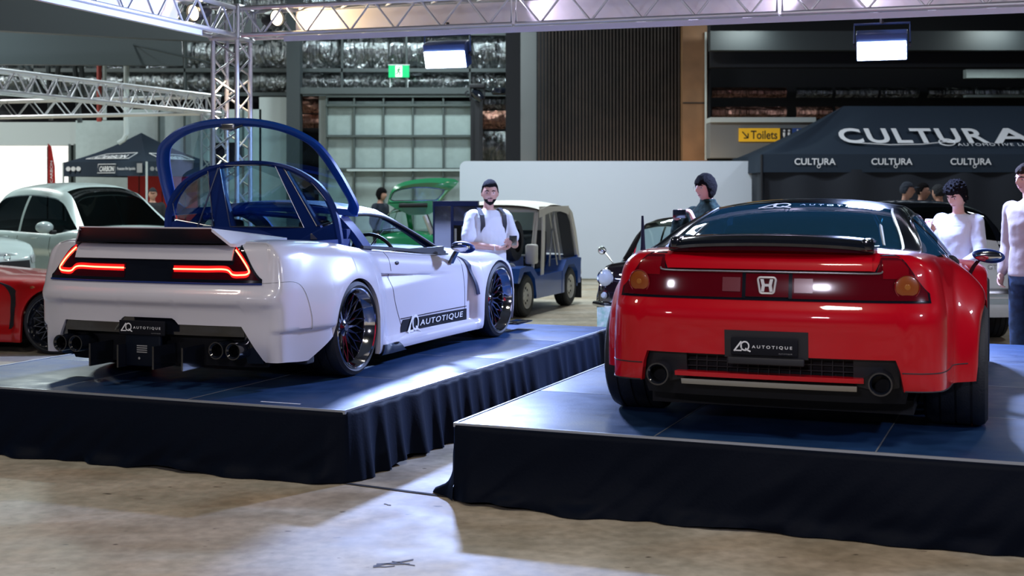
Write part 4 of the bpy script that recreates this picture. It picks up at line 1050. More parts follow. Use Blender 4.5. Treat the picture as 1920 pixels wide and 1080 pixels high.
        en = MB(); en.box((0, 0, .76), (.34, .62, .10), bev=.03)
        for k in range(6): en.tube([(-.12+.0, -.2+k*.08, .82), (0, -.2+k*.08, .845), (.12, -.2+k*.08, .82)], .02, 8)
        en.build('engine_cover', 'dark_chrome', root)
        # outer rear hatch: wide curved glass in a blue frame, hinged at the roof
        hp = lambda y, t, o=0: Vector((.50-.47*t, y, 1.08+.60*t))+Vector((-.787, 0, -.617))*o+Vector((-.10, 0, -.06))*(y*y)
        half = [(.745, .02), (.78, .12), (.765, .30), (.735, .50), (.69, .69), (.615, .84), (.45, .965), (.24, 1.035), (0, 1.055)]
        outl = [Vector((y, t, 0)) for y, t in half]; outl = outl+[Vector((-p.x, p.y, 0)) for p in reversed(outl[:-1])]
        O_ = catmull(outl, 8)
        cen = Vector((0, .5, 0))
        inset = lambda p, d: p+(cen-p).normalized()*d
        hm = MB()
        def ring(depths):
            rows = []
            for (d, o) in depths: rows.append([hp(inset(p, d).x, inset(p, d).y, o) for p in O_])
            for a_ in range(len(rows)-1):
                n_ = len(O_); hm.add(rows[a_]+rows[a_+1], [(i, i+1, n_+i+1, n_+i) for i in range(n_-1)])
        ring([(0, 0), (.0, .025), (.03, .032), (.07, .022), (.088, .008), (.088, -.006), (.02, -.008), (0, 0)])
        hm.build('rear_hatch_frame', 'hatch_blue', root)
        gl = MB(); n_ = len(O_); gp = []
        for k in range(9):
            gp.append([hp(lerp(p.x*.915, 0, k/8), lerp(inset(p, .07).y, .5, k/8), .004) for p in O_])
        gl.add([q for r_ in gp for q in r_], [(a_*n_+i, a_*n_+i+1, (a_+1)*n_+i+1, (a_+1)*n_+i) for a_ in range(8) for i in range(n_-1)])
        gl.build('rear_hatch_glass', 'glass_hatch', root)
        MB().strip([hp(y, .03, .01) for y in fr(-.74, .74, 16)], (.02, 0, 0), (0, 0, .022)).build('hatch_hinge_bar', 'hatch_blue', root)
        lt = MB(); lt.box(hp(.02, .99, .035), (.04, .10, .045), bev=.01); lt.tube([hp(-.09, 1.0, .03), hp(.0, .97, .05), hp(.10, .98, .03)], .008, 6); lt.build('hatch_latch', 'steel', root)
        # inner frame with three small windows
        ip = lambda y, t, o=0: Vector((.35-.10*t-o+.10*0, y, .86+.60*t))+Vector((-.14, 0, 0))*(y*y)
        ih = [(.72, .0), (.715, .12), (.70, .30), (.665, .46), (.60, .62), (.50, .75), (.34, .87), (.16, .93), (0, .945)]
        io = [Vector((y, t, 0)) for y, t in ih]; io = io+[Vector((-p.x, p.y, 0)) for p in reversed(io[:-1])]
        I_ = catmull(io, 6)
        fm = MB(); cen2 = Vector((0, .3, 0)); ins2 = lambda p, d: p+(cen2-p).normalized()*d
        rows = [[ip(ins2(p, d).x, ins2(p, d).y, o) for p in I_] for (d, o) in [(0, 0), (0, .03), (.03, .04), (.055, .03), (.055, -.005), (0, 0)]]
        n_ = len(I_)
        for a_ in range(5): fm.add(rows[a_]+rows[a_+1], [(i, i+1, n_+i+1, n_+i) for i in range(n_-1)])
        fm.build('engine_cover_frame', 'blue_black', root)
        ps = MB()
        def quad(pts, d=.025):
            n_ = len(pts); ps.add([ip(y, t, .028) for y, t in pts]+[ip(y, t, -.005) for y, t in pts], [tuple(range(n_)), tuple(range(2*n_-1, n_-1, -1))]+[(i, (i+1) % n_, n_+(i+1) % n_, n_+i) for i in range(n_)])
        quad([(.330, .885), (.240, .90), (.225, .60), (.170, .16), (.325, .16), (.335, .5)])
        quad([(-.20, .90), (-.275, .88), (-.55, .17), (-.41, .17)])
        quad([(.71, .19), (.71, .0), (.2, -.02), (-.3, -.02), (-.71, .0), (-.70, .24), (-.55, .17), (0, .165), (.45, .17), (.62, .24)])
        ps.build('frame_pillar', 'blue_black', root, sm=False)
        for nm, poly in (('frame_window', [(.62, .25), (.335, .17), (.335, .85), (.5, .70), (.63, .45)]), ('frame_window', [(.20, .17), (-.41, .17), (-.21, .89), (.24, .89)]), ('frame_window', [(-.52, .19), (-.68, .25), (-.655, .42), (-.5, .70), (-.28, .85)])):
            g_ = MB(); n_ = len(poly); g_.add([ip(y, t, .01) for y, t in poly]+[ip(y, t, .005) for y, t in poly], [tuple(range(n_)), tuple(range(2*n_-1, n_-1, -1))]+[(i, (i+1) % n_, n_+(i+1) % n_, n_+i) for i in range(n_)])
            g_.build(nm, 'glass_hatch', root, sm=False)
            MB().tube([ip(y, t, .032) for y, t in poly], .005, 6, closed=True).build('window_seal', 'steel', root)
        MB().tube([ip(.24, .86, .05), ip(.42, .14, .10)], .006, 6).build('support_rod', 'steel', root)
        MB().tube([(.42, .5, 1.02), (.40, .1, 1.06), (.42, -.5, 1.02)], .018, 8).build('roll_bar', 'blue_black', root)
        for sg in (-1, 1):
            MB().box((.30, sg*.50, .90), (.05, .09, .05), bev=.01).build('frame_latch', 'steel', root)
            MB().tube([(.48, sg*.15, 1.07), (.47, sg*.42, 1.00)], .008, 6).build('hinge_arm', 'steel', root)
        # left door glass edge and visible far side frame
    else:
        s1 = sy(.748)
        yy = lambda a: abs(B.surf(a, .75).y)
        lt_ = lambda a: (.822 if yy(a) < .50 else lerp(.822, .898, smooth(.50, .53, yy(a))) if yy(a) < .60 else lerp(.898, .715, smooth(.60, .752, yy(a))))
        B.panel('lamp_surround', 'black_gloss', root, -s1-.02, s1+.02, .688, lambda a: lt_(a)+.010, .003, -.02, 100, 10)
        for sg in (-1, 1):
            B.panel('tail_lamp', 'lamp_red', root, sg*sy(.115), sg*s1, .700, lt_, .008, 0, 70, 12)
            B.panel('upper_tail_lamp', 'lamp_red_bright', root, sg*sy(.535), sg*sy(.66), .80, lambda a: max(.81, min(.885, lt_(a)-.008)), .011, 0, 24, 8)
            c_ = B.surf(sg*sy(.650), .762, .009); x_, y_, nx, ny = B.col(sy(.65)); nrm = Vector((nx, sg*ny, 0)).normalized()
            R = nrm.to_track_quat('Z', 'Y').to_matrix()
            MB().lathe([(0, .006), (.02, .006), (.045, .005), (.056, .0)], 32, 'z', c_, R).build('indicator_lens', 'amber', root)
            MB().lathe([(0, .0075), (.012, .0075), (.014, .006)], 20, 'z', c_, R).build('indicator_bulb', mat('bulb_amber', (.35, .12, .02), .3), root)
            MB().tube([c_+R @ Vector((.057*math.cos(q), .057*math.sin(q), .002)) for q in fr(0, 2*PI*31/32, 31)], .003, 6, closed=True).build('indicator_ring', 'lamp_red_bright', root)
            B.panel('reverse_lamp', 'clear_lens', root, sg*sy(.125), sg*sy(.215), .728, .795, .011, 0, 12, 4)
            B.panel('lamp_divider', 'black_gloss', root, sg*sy(.102), sg*sy(.118), .700, .826, .012, 0, 4, 4)
        B.panel('centre_lamp_panel', 'lamp_red', root, -sy(.10), sy(.10), .706, .815, .010, 0, 12, 6)
        B.line('lamp_top_trim', 'steel', root, [(-sy(.535), .835), (-sy(.5), .824), (-sy(.25), .824), (0, .824), (sy(.25), .824), (sy(.5), .824), (sy(.535), .835)], .0045, .012)
        # H emblem
        ex = B.surf(0, .760, .012).x-.004
        hm = MB(); fnp = lambda a, b: Vector((ex, -a, .760+b))
        rr_ = [(-.036, .034), (.036, .034), (.032, -.034), (-.032, -.034)]
        RRc = []
        for (a, b) in rr_:
            RRc.append((a, b))
        def rounded(w1, w2, h_, r_=.012):
            cs_ = [(w1-r_, h_-r_, 0), (-w1+r_, h_-r_, PI/2), (-w2+r_, -h_+r_, PI), (w2-r_, -h_+r_, 1.5*PI)]
            return [fnp(a+r_*math.cos(q0+k*PI/8), b+r_*math.sin(q0+k*PI/8)) for (a, b, q0) in cs_ for k in range(5)]
        hm.tube(rounded(.042, .034, .038), .0050, 8, closed=True)
        for sg in (-1, 1): hm.strip([fnp(sg*.023, .030), fnp(sg*.016, 0), fnp(sg*.021, -.030)], (0, .0075, 0), (.004, 0, 0))
        hm.strip([fnp(-.014, .001), fnp(.014, .001)], (0, 0, .006), (.003, 0, 0))
        hm.build('badge', mat('badge_silver', (.75, .76, .80), .35, metal=.3), root)
        # tail lid and spoiler
        yl = .487
        B.panel('tail_lid', 'red_paint', root, -sy(yl), sy(yl), .836, .930, lambda a, z: .034, -.03, 60, 10)
        mb = MB()
        lidtop = MB(); lidtop.grid(lambda u, x: Vector((x, u*yl, .928+.012*smooth(-.88, -.6, x)+.008*(1-u*u))), fr(-1, 1, 20), fr(-.885, -.50, 8)); lidtop.build('lid_top', 'red_paint', root)
        prof = [(-.93, .948), (-.935, .962), (-.930, .978), (-.90, .992), (-.80, 1.003), (-.70, .998), (-.68, .988), (-.70, .972), (-.78, .960), (-.86, .944)]
        def wing(u, k):
            x, z = prof[k]; e = 1-.22*abs(u)**8; return Vector((x+.07*abs(u)**3, u*.49, z-.018*u*u-.012*abs(u)**8))
        us = fr(-1, 1, 40); n_ = len(prof)
        mb.add([wing(u, k) for u in us for k in range(n_)], [(i*n_+k, (i+1)*n_+k, (i+1)*n_+(k+1) % n_, i*n_+(k+1) % n_) for i in range(40) for k in range(n_)]+[tuple(range(n_)), tuple(40*n_+k for k in range(n_))[::-1]])
        for sg in (-1, 1): mb.box((-.79, sg*.455, .955), (.18, .05, .06), bev=.012)
        mb.box((-.80, 0, .945), (.12, .9, .02))
        mb.build('rear_spoiler', 'black_gloss', root, angle=30)
        MB().strip([Vector((-.905+.07*abs(u)**3, u*.485, .938-.012*u*u)) for u in fr(-1, 1, 24)], (.02, 0, 0), (0, 0, .012)).build('high_stop_lamp', 'lamp_dark', root)
        # plate recess, opening, lips
        B.panel('plate_recess', 'black_plastic', root, -sy(.195), sy(.195), .415, .545, .004, -.01, 20, 5)
        aq_plate(root, (-.966, 0.006, .470), (0, -1, 0), (0, 0, 1), (-1, 0, 0), .315, .082)
        MB().box((-.955, 0, .402), (.03, .36, .035), bev=.006).build('plate_bracket', 'black_plastic', root)
        B.panel('valance_backing', 'dark', root, -sy(.70), sy(.70), .20, .44, -.10, -.14, 60, 8)
        mesh_ = MB()
        for k in range(5): mesh_.box((-.862, 0, .30+k*.028), (.006, .9, .004))
        for k in range(19): mesh_.box((-.862, -.45+k*.05, .355), (.006, .004, .12))
        mesh_.build('valance_mesh', 'black_plastic', root, sm=False)
        B.panel('lower_lip', 'red_paint', root, -sy(.445), sy(.445), .312, .334, .0, -.08, 40, 4)
        B.panel('skid_strip', 'steel', root, -sy(.415), sy(.415), .272, .298, .004, -.05, 40, 4)
        for sg in (-1, 1):
            MB().lathe([(.040, -.02), (.048, -.03), (.055, -.03), (.056, .14), (.047, .14), (.046, .0)], 32, 'x', (-.930, sg*.525, .318)).build('exhaust_tip', 'black_gloss', root)
            MB().lathe([(0, 0), (.047, 0)], 20, 'x', (-.86, sg*.525, .318)).build('exhaust_bore', 'dark', root)
            B.panel('exhaust_surround', 'black_plastic', root, sg*sy(.40), sg*sy(.62), lambda a: .27+.02*abs(abs(B.surf(a, .3).y)-.52)/.1, .425, -.05, -.08, 16, 6)
            B.line('bumper_gap', 'black_plastic', root, [(sg*sy(.62), .365), (sg*sy(.75), .362), (sg*sx(-.60), .362), (sg*sx(-.40), .365)], .003, .0)
            B.line('lip_edge', 'black_plastic', root, [(sg*sy(.635), .278), (sg*sy(.75), .275), (sg*sx(-.5), .275)], .004, .0)
        # lettering across the top of the rear glass
        fng = lambda x0, v0: (lambda s_, t_: gh(x0+t_*3.2, (v0-s_)/.57, .004, 0))
        monogram('window_monogram', fng(.17, .225), .18, .050, 'white_text', root)
        text_on('window_lettering', 'AUTOTIQUE', fng(.235, .005), mat('faint_lettering', (.20, .30, .45), .4), root, width=.42, height=.020, bold=.0, space=1.6)
        B.panel('side_intake', 'black_gloss', root, -sx(.50), -sx(.56), .50, .68, .003, -.01, 4, 6)
        MB().tube([(-.42, .735, .88), (-.42, .735, .93), (-.43, .735, 1.08)], [.016, .012, .006], 8).build('antenna', 'navy_vent', root)
    return B

Lw = Vector((-1.919, 9.03, .4)); car = thing('sports_car', 'white wide-body sports car with raised blue rear hatch on the left stage', 'car', Lw, math.radians(90-21.3))
nsx('white', car)
Lr = Vector((1.53, 7.17, .4)); car = thing('sports_car', 'red sports car with black spoiler and black roof on the right stage', 'car', Lr, math.radians(90-20.0))
nsx('red', car)
# ------------------------------------------------------------------ tents
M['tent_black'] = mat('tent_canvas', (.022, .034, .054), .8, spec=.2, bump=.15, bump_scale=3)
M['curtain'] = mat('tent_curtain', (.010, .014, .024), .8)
def canopy(name, label, C, dA, LA, dB, LB, zv0, zv1, zp, hip=None, sag=.10, legm='pale_wall'):
    """frame tent: corner C, sides dA*LA and dB*LB; valance zv0..zv1, ridge height zp"""
    C = Vector((C[0], C[1], 0)); a = Vector((*dA, 0)).normalized()*LA; b = Vector((*dB, 0)).normalized()*LB
    t = thing(name, label, 'tent', C); c4 = [Vector((0, 0, 0)), a, a+b, b]
    if hip: r0, r1 = a*hip+b*.5, a*(1-hip)+b*.5
    else: r0 = r1 = (a+b)*.5
    R0, R1 = r0+Vector((0, 0, zp)), r1+Vector((0, 0, zp))
    sides = [(c4[0], c4[1], R0, R1), (c4[1], c4[2], R1, R1), (c4[2], c4[3], R1, R0), (c4[3], c4[0], R0, R0)]
    for (p, q, tp, tq) in sides:
        def fn(u, v):
            e = p.lerp(q, u)+Vector((0, 0, zv1)); r = tp.lerp(tq, u); w_ = e.lerp(r, v); w_.z -= sag*math.sin(PI*v)*((1-.85*smooth(0, .12, u)*smooth(0, .12, 1-u)) if hip else (.6+.4*math.sin(PI*u))); return w_
        MB().grid(fn, fr(0, 1, 40), fr(0, 1, 10)).build('roof_panel', 'tent_black', t)
        nrm = (q-p).normalized().cross(Vector((0, 0, 1)))
        MB().grid(lambda u, v: p.lerp(q, u)+Vector((0, 0, lerp(zv0, zv1+.01, v)))+nrm*.012*math.sin(u*23)*(1-v), fr(0, 1, 30), fr(0, 1, 3)).build('valance', 'tent_black', t)
    for c in c4: MB().tube([c+Vector((0, 0, .0)), c+Vector((0, 0, zv1))], .022, 6).build('leg', legm, t)
    return t, c4, R0, R1
# left tent
tc_ = Vector((px(275, 27), 27, 0))
t, c4, R0, R1 = canopy('canopy_tent', 'small charcoal pop-up tent with pointed roof and white lettering at left', tc_, (-.9, .43), 2.25, (.43, .9), 2.25, pz(330, 27), pz(303, 27), 2.90)
def on_valance(c4, i, j, u0, z0, off=.03):
    p, q = c4[i], c4[j]; d = (q-p).normalized(); n = d.cross(Vector((0, 0, 1)))
    if n.y > 0: n = -n
    rev = d.x < 0
    o = (q if rev else p)+n*off; dd_ = -d if rev else d
    return plane_fn(o+dd_*u0+Vector((0, 0, z0)), dd_, (0, 0, 1))
zv = pz(330, 27)
text_on('valance_lettering', 'CARBON', on_valance(c4, 0, 1, 1.02, zv+.10), 'white_text', t, width=.40, height=.11, bold=.03, shear=.3)
text_on('valance_lettering', 'Protection Film Specialist', on_valance(c4, 0, 1, 1.50, zv+.11), 'white_text', t, width=.48, height=.075)
fo = on_valance(c4, 0, 1, 0, zv)
def frame_on(fn, x0, y0, x1, y1, m, parent, sh=.0, r=.008):
    MB().tube([fn(x0, y0), fn(x1, y0), fn(x1+sh, y1), fn(x0+sh, y1)], r, 5, closed=True).build('lettering_frame', m, parent)
frame_on(fo, .97, .07, 1.44, .25, 'white_text', t, .02)
for i in range(3): MB().lathe([(0, 0), (.05, 0)], 12, 'y', fo(.17+i*.14, .16)+Vector((0, -.01, 0))).build('round_symbol', 'white_text', t)
MB().prism([(2.02, .07), (2.16, .07), (2.16, .26), (2.02, .26)], lambda a, b: fo(a, b), lambda a, b: fo(a, b)+Vector((0, -.004, 0))).build('small_panel', 'grey_text', t)
fo2 = on_valance(c4, 0, 3, 0, zv)
for i in range(3): MB().lathe([(0, 0), (.045, 0)], 12, 'y', fo2(.14+i*.16, .15)+Vector((0, -.02, 0))).build('round_symbol', 'grey_text', t)
def on_roof(p, q, tp, tq, zv1):
    def fn(u, v):
        e = p.lerp(q, u)+Vector((0, 0, zv1)); r = tp.lerp(tq, u); w_ = e.lerp(r, v); w_.z -= .10*math.sin(PI*v)*(.6+.4*math.sin(PI*u)); return w_+Vector((0, -.04, .04))
    return fn
rf = on_roof(c4[0], c4[1], R0, R1, pz(303, 27))
text_on('roof_lettering', 'CARBON', lambda a, b: rf(.72-a/1.6, .13+b), 'white_text', t, width=.75, height=.16, bold=.03, shear=.3)
MB().tube([rf(.78, .09), rf(.22, .09), rf(.12, .34), rf(.68, .34)], .009, 5, closed=True).build('lettering_frame', 'white_text', t)
rf = on_roof(c4[0], c4[3], R0, R0, pz(303, 27))
text_on('roof_lettering', 'CARBON', lambda a, b: rf(.30+a/1.6, .13+b), 'white_text', t, width=.6, height=.14, bold=.03, shear=.3)
MB().tube([rf(.22, .09), rf(.75, .09), rf(.75, .32), rf(.10, .32)], .009, 5, closed=True).build('lettering_frame', 'white_text', t)
# red booth wall and flag under / beside it
M['booth_red'] = mat('booth_red', (.42, .012, .012), .6)
tb = thing('booth_wall', 'bright red panelled booth wall under the charcoal tent', 'display wall', (px(305, 28.6), 28.6, 0))
MB().box((0, 0, 1.0), (1.5, .06, 2.0)).build('wall_panel', 'booth_red', tb, sm=False)
for x in (-.5, 0, .5): MB().box((x, -.035, 1.0), (.015, .01, 2.0)).build('panel_joint', 'dark', tb, sm=False)
fg = thing('feather_flag', 'narrow red feather flag standing left of the charcoal tent', 'flag', (px(94, 25.5), 25.5, 0))
MB().prism([(-.045, 1.75), (.10, 1.75), (.09, 2.1), (.02, 2.5), (-.045, 2.56)], lambda a, b: (a, 0, b), lambda a, b: (a, .008, b)).build('flag_cloth', 'booth_red', fg, sm=False)
MB().tube([(-.05, 0, 0), (-.05, 0, 2.5)], .012, 6).build('pole', 'steel', fg); MB().lathe([(0, .03), (.2, .02), (.2, 0), (0, 0)], 20).build('base', 'black_plastic', fg)
text_on('lettering', 'CARBON', lambda a, b: Vector((.05-b, -.006, 1.80+a)), 'white_text', fg, width=.42, height=.05)
# right tent
D2 = 23.0; x0 = px(1428, D2)
zlo, zhi, zpk = pz(323, D2), pz(290, D2), pz(199, D2+1.5)
t, c4, R0, R1 = canopy('canopy_tent', 'large black display tent with white CULTURA lettering at right', Vector((x0, D2, 0)), (1, 0), 9.0, (0, 1), 3.0, zlo, zhi, zpk, hip=.20, sag=.27, legm='black_plastic')
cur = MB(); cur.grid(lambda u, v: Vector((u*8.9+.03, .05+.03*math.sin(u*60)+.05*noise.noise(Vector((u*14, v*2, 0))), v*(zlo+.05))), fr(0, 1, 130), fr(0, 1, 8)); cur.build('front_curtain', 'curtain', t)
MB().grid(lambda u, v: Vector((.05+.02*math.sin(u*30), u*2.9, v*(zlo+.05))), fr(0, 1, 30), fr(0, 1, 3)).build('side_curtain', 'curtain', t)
for i, xc in enumerate((1489, 1633, 1781)):
    x_ = px(xc, D2)-x0
    text_on('valance_lettering', 'CULTURA', plane_fn((x_, -.03, lerp(zlo, zhi, .42)), (1, 0, 0), (0, 0, 1)), 'white_text', t, width=(1566-1489)/F*D2, height=.115, bold=.02)
    MB().lathe([(.022, 0), (.034, 0)], 14, 'y', (x_+.42, -.035, lerp(zlo, zhi, .34))).build('wheel_symbol', 'white_text', t)
def rfr(u, v):
    e = Vector((u*6, 0, zhi)); r = R0.lerp(R1, u)
    return None
def front_roof(X, Z):     # place lettering on the tilted front roof plane by X and height
    k = (Z-zhi)/(zpk-zhi); return Vector((X, 1.5*k-.05, Z+.02))
lx0 = px(1572, D2+.5)-x0; z0 = pz(271, D2+.4)
text_on('roof_lettering', 'CULTUR', lambda a, b: front_roof(lx0+a, z0+b), 'white_text', t, width=px(1848, D2+.5)-px(1572, D2+.5), height=pz(240, 23.5)-pz(270, 23.5), bold=.025, space=1.15)
text_on('roof_lettering', 'A', lambda a, b: front_roof(px(1855, 23.5)-x0+a, z0+b), 'white_text', t, width=.75, height=pz(240, 23.5)-pz(270, 23.5), bold=.02)
MB().tube([front_roof(px(x, 23.5)-x0, pz(y, 23.3)) for x, y in ((1600, 270), (1660, 274), (1720, 273), (1768, 268))], .010, 5).build('swoosh', 'white_text', t)
MB().tube([front_roof(px(1768, 23.5)-x0+.14*math.cos(q), pz(269, 23.3)+.06*math.sin(q)) for q in fr(0, 2*PI*15/16, 15)], .012, 5, closed=True).build('wheel_symbol', 'white_text', t)
text_on('roof_lettering', 'AUTOMOTIVE LIFESTYLE', lambda a, b: front_roof(px(1785, 23.5)-x0+a, pz(276, 23.3)+b), 'white_text', t, width=1.75, height=.05, space=1.2)

# ------------------------------------------------------------------ other cars
SUVG = {'zc': [(-.85, 1.06), (-.75, 1.25), (-.55, 1.60), (-.2, 1.72), (.6, 1.76), (1.3, 1.72), (1.5, 1.66), (1.9, 1.38), (2.2, 1.15)],
 'ys': [(-.85, .70), (-.55, .58), (.6, .62), (1.3, .60), (1.5, .60), (1.9, .68), (2.2, .76)],
 'zs': [(-.85, 1.03), (-.75, 1.18), (-.55, 1.50), (-.2, 1.63), (.6, 1.67), (1.3, 1.62), (1.5, 1.56), (1.9, 1.29), (2.2, 1.09)],
 'yb': [(-.85, .78), (-.5, .84), (1.9, .86), (2.2, .82)], 'zb': [(-.85, 1.02), (0, 1.05), (1.5, 1.02), (2.2, 1.05)]}
def generic_car(root, paint, roofpaint, G, outline, toptab, wb, R, rear, side, front, glassm, wsx, rfx, bx, tailx, dz=0, rims='white', crown=.05, zb=.22, rear_glass=True, tyre_w=.22, hwid=.9, hub='pale_wall'):
    top = lambda x: interp(toptab, x); ra = R*1.13
    def bot(a, x, y, nr, ny):
        for xc in (0, wb):
            if abs(x-xc) < ra: return R+math.sqrt(ra*ra-(x-xc)**2)
        return zb
    B = Body(outline, top, bot, lambda z: interp(rear, z), lambda x, z: interp(side, z), lambda z: interp(front, z), lambda x, z: .025*(1-smooth(0, .12, math.hypot(x, z-R)-ra))+.025*(1-smooth(0, .12, math.hypot(x-wb, z-R)-ra)), [(0, ra), (wb, ra)], sh_r=.07, end_r=.07, crown=lambda x: crown)
    B.shell(NZ=30, K=14, material=paint, parent=root)
    MB().box((wb/2, 0, zb+.06), (wb+1.0, hwid*1.3, .10)).build('undertray', 'dark', root, sm=False)
    for xc in (0, wb):
        MB().lathe([(.0, -hwid*.68), (ra-.01, -hwid*.68), (ra-.01, hwid*.68), (0, hwid*.68)], 32, 'y', (xc, 0, ra+.015)).build('wheel_well', 'dark', root)
        for sg in (-1, 1): wheel(root, xc, sg*(hwid-.01), sg, R=R, wdt=tyre_w, rr=R*.66, style='spoke', barrel=hub, lip=hub)
    def g(x, v, off=0):
        zc, ys, zs, yb, zb_ = (interp(G[k], x) for k in ('zc', 'ys', 'zs', 'yb', 'zb')); a = abs(v); sg = -1 if v < 0 else 1
        if a <= 1: y = ys*a; z = zc-(zc-zs)*a**3
        else: t_ = a-1; y = lerp(ys, yb, t_)+.03*math.sin(PI*t_); z = lerp(zs, zb_, t_)
        k = off/max(.01, math.hypot(y, 1)); return Vector((x, sg*y*(1+off), z+off))
    def part(n, m, xs, vs_): return MB().grid(lambda x, v: g(x, v), xs, vs_).build(n, m, root, weld=.0003)
    xb, xe = G['zc'][0][0], G['zc'][-1][0]
    part('roof', roofpaint, fr(rfx, wsx, 14), fr(-1.15, 1.15, 20))
    part('windshield', glassm, fr(wsx, xe, 12), fr(-.90, .90, 12)); part('rear_window', glassm, fr(tailx, rfx, 10), fr(-.9, .9, 12))
    part('tail_panel', paint, fr(xb, tailx, 3), fr(-1.15, 1.15, 12))
    for sg in (-1, 1):
        part('windshield_pillar', roofpaint, fr(wsx, xe, 12), fr(sg*.90, sg*1.17, 3)); part('rear_pillar', roofpaint, fr(xb, rfx, 10), fr(sg*.90, sg*1.17, 3))
        part('rear_quarter', paint, fr(xb, tailx+.12, 4), fr(sg*1.15, sg*2, 5)); part('side_window', glassm, fr(tailx+.12, bx, 10), fr(sg*1.175, sg*2, 6)); part('door_pillar', roofpaint, fr(bx, bx+.07, 2), fr(sg*1.175, sg*2, 6)); part('side_window', glassm, fr(bx+.07, xe, 14), fr(sg*1.175, sg*2, 6))
    MB().box((wb*.45, 0, zb+.35), (wb*.7, hwid*1.5, .5)).build('interior_block', 'dark', root, sm=False)
    return B, g
SUV_OUT = [(-.95, 0), (-.94, .4), (-.90, .70), (-.78, .87), (-.5, .92), (.5, .93), (1.6, .93), (2.6, .92), (3.1, .88), (3.4, .78), (3.58, .55), (3.66, .3), (3.68, 0)]
SUV_TOP = [(-.95, 1.02), (0, 1.05), (1.6, 1.04), (2.2, 1.09), (2.8, 1.03), (3.3, .95), (3.55, .85), (3.68, .80)]
M['suv_white'] = mat('suv_white', (.56, .68, .69), .32, coat=.8)
M['car_white'] = mat('warm_white_paint', (.70, .74, .74), .35, coat=.6)
def suv(loc, heading, label):
    root = thing('suv', label, 'car', loc, heading)
    B, g = generic_car(root, 'suv_white', 'suv_white', SUVG, SUV_OUT, SUV_TOP, 2.75, .37, [(.2, .10), (.5, .02), (.7, 0), (1.0, .06)], [(.2, .06), (.4, .0), (.6, .012), (.72, .025), (.80, .0), (1.05, .04)], [(.2, .04), (.5, 0), (.75, .02), (.95, .10)], 'glass_dark', 1.42, -.45, .55, -.78)
    M['bb'] = None
    s1 = B.s_of_y
    # front: grille, lamps, badge
    sf = lambda y: B.L-abs(y)*1.03 if y >= 0 else -(B.L-abs(y)*1.03)
    B_panel = lambda n, m, y0, y1, z0, z1, o=.01: MB().grid(lambda y, z: B.surf(sf(y) if y != 0 else B.L, z, o), fr(y0, y1, 14), fr(z0, z1, 8)).build(n, m, root, weld=.0003)
    B_panel('grille', 'black_plastic', -.42, .42, .42, .74)
    for sg in (-1, 1):
        B_panel('headlamp', 'clear_lens2', sg*.48, sg*.80, .70, .80, .012); B_panel('fog_lamp', 'black_plastic', sg*.55, sg*.78, .38, .48, .012)
    q = B.surf(B.L, .79, .03)
    MB().tube([q+Vector((0, .055*math.cos(a), .036*math.sin(a))) for a in fr(0, 2*PI*15/16, 15)], .006, 6, closed=True).build('front_badge', 'chrome', root)
    for sg in (-1, 1):
        o = MB(); o.ell((1.75, sg*1.05, 1.12), (.09, .13, .085), 16, 10); o = o.build('door_mirror', 'suv_white', root); MB().box((1.80, sg*.95, 1.05), (.07, .10, .06), bev=.02).build('mirror_stalk', 'black_plastic', root)
        for x in (1.25, .35):
            MB().tube([(x-.09, sg*.948, .955), (x, sg*.962, .96), (x+.09, sg*.948, .955)], .012, 8).build('door_handle', 'suv_white', root)
        for x in (1.62, .62, -.25): B.line('door_gap', 'dark', root, [(sg*B.s_of_x(x), .98), (sg*B.s_of_x(x), .6), (sg*B.s_of_x(x-.03 if x > 0 else x), .34)], .003, .001)
        B.panel('sill_cladding', 'black_plastic', root, sg*B.s_of_x(.45), sg*B.s_of_x(2.28), .23, .32, .01, -.02, 16, 2)
    return root, B, sf
M['clear_lens2'] = mat('headlamp_lens', (.55, .60, .65), .1, coat=1)
def hd(h): return math.atan2(h[1], h[0])
hA = Vector((.72, -.69, 0)).normalized()
suv((-7.07, 20.45, 0), hd(hA), 'large white SUV behind the white sports car, dark windscreen toward the camera')
hB = Vector((.93, -.37, 0)).normalized()
rB, BB, sfB = suv((-6.31-3.68*hB.x, 16.6-3.68*hB.y, 0), hd(hB), 'white car nose at the left edge with black grille, above the red fender')
q = BB.surf(BB.L, .58, .02)
MB().box(q, (.012, .44, .11), bev=.003).build('show_plate', 'plate', rB)
text_on('plate_lettering', 'ATOMIC', plane_fn(q+Vector((.009, -.17, -.03)), (0, 1, 0), (0, 0, 1)), 'white_text', rB, width=.34, height=.065, bold=.02)
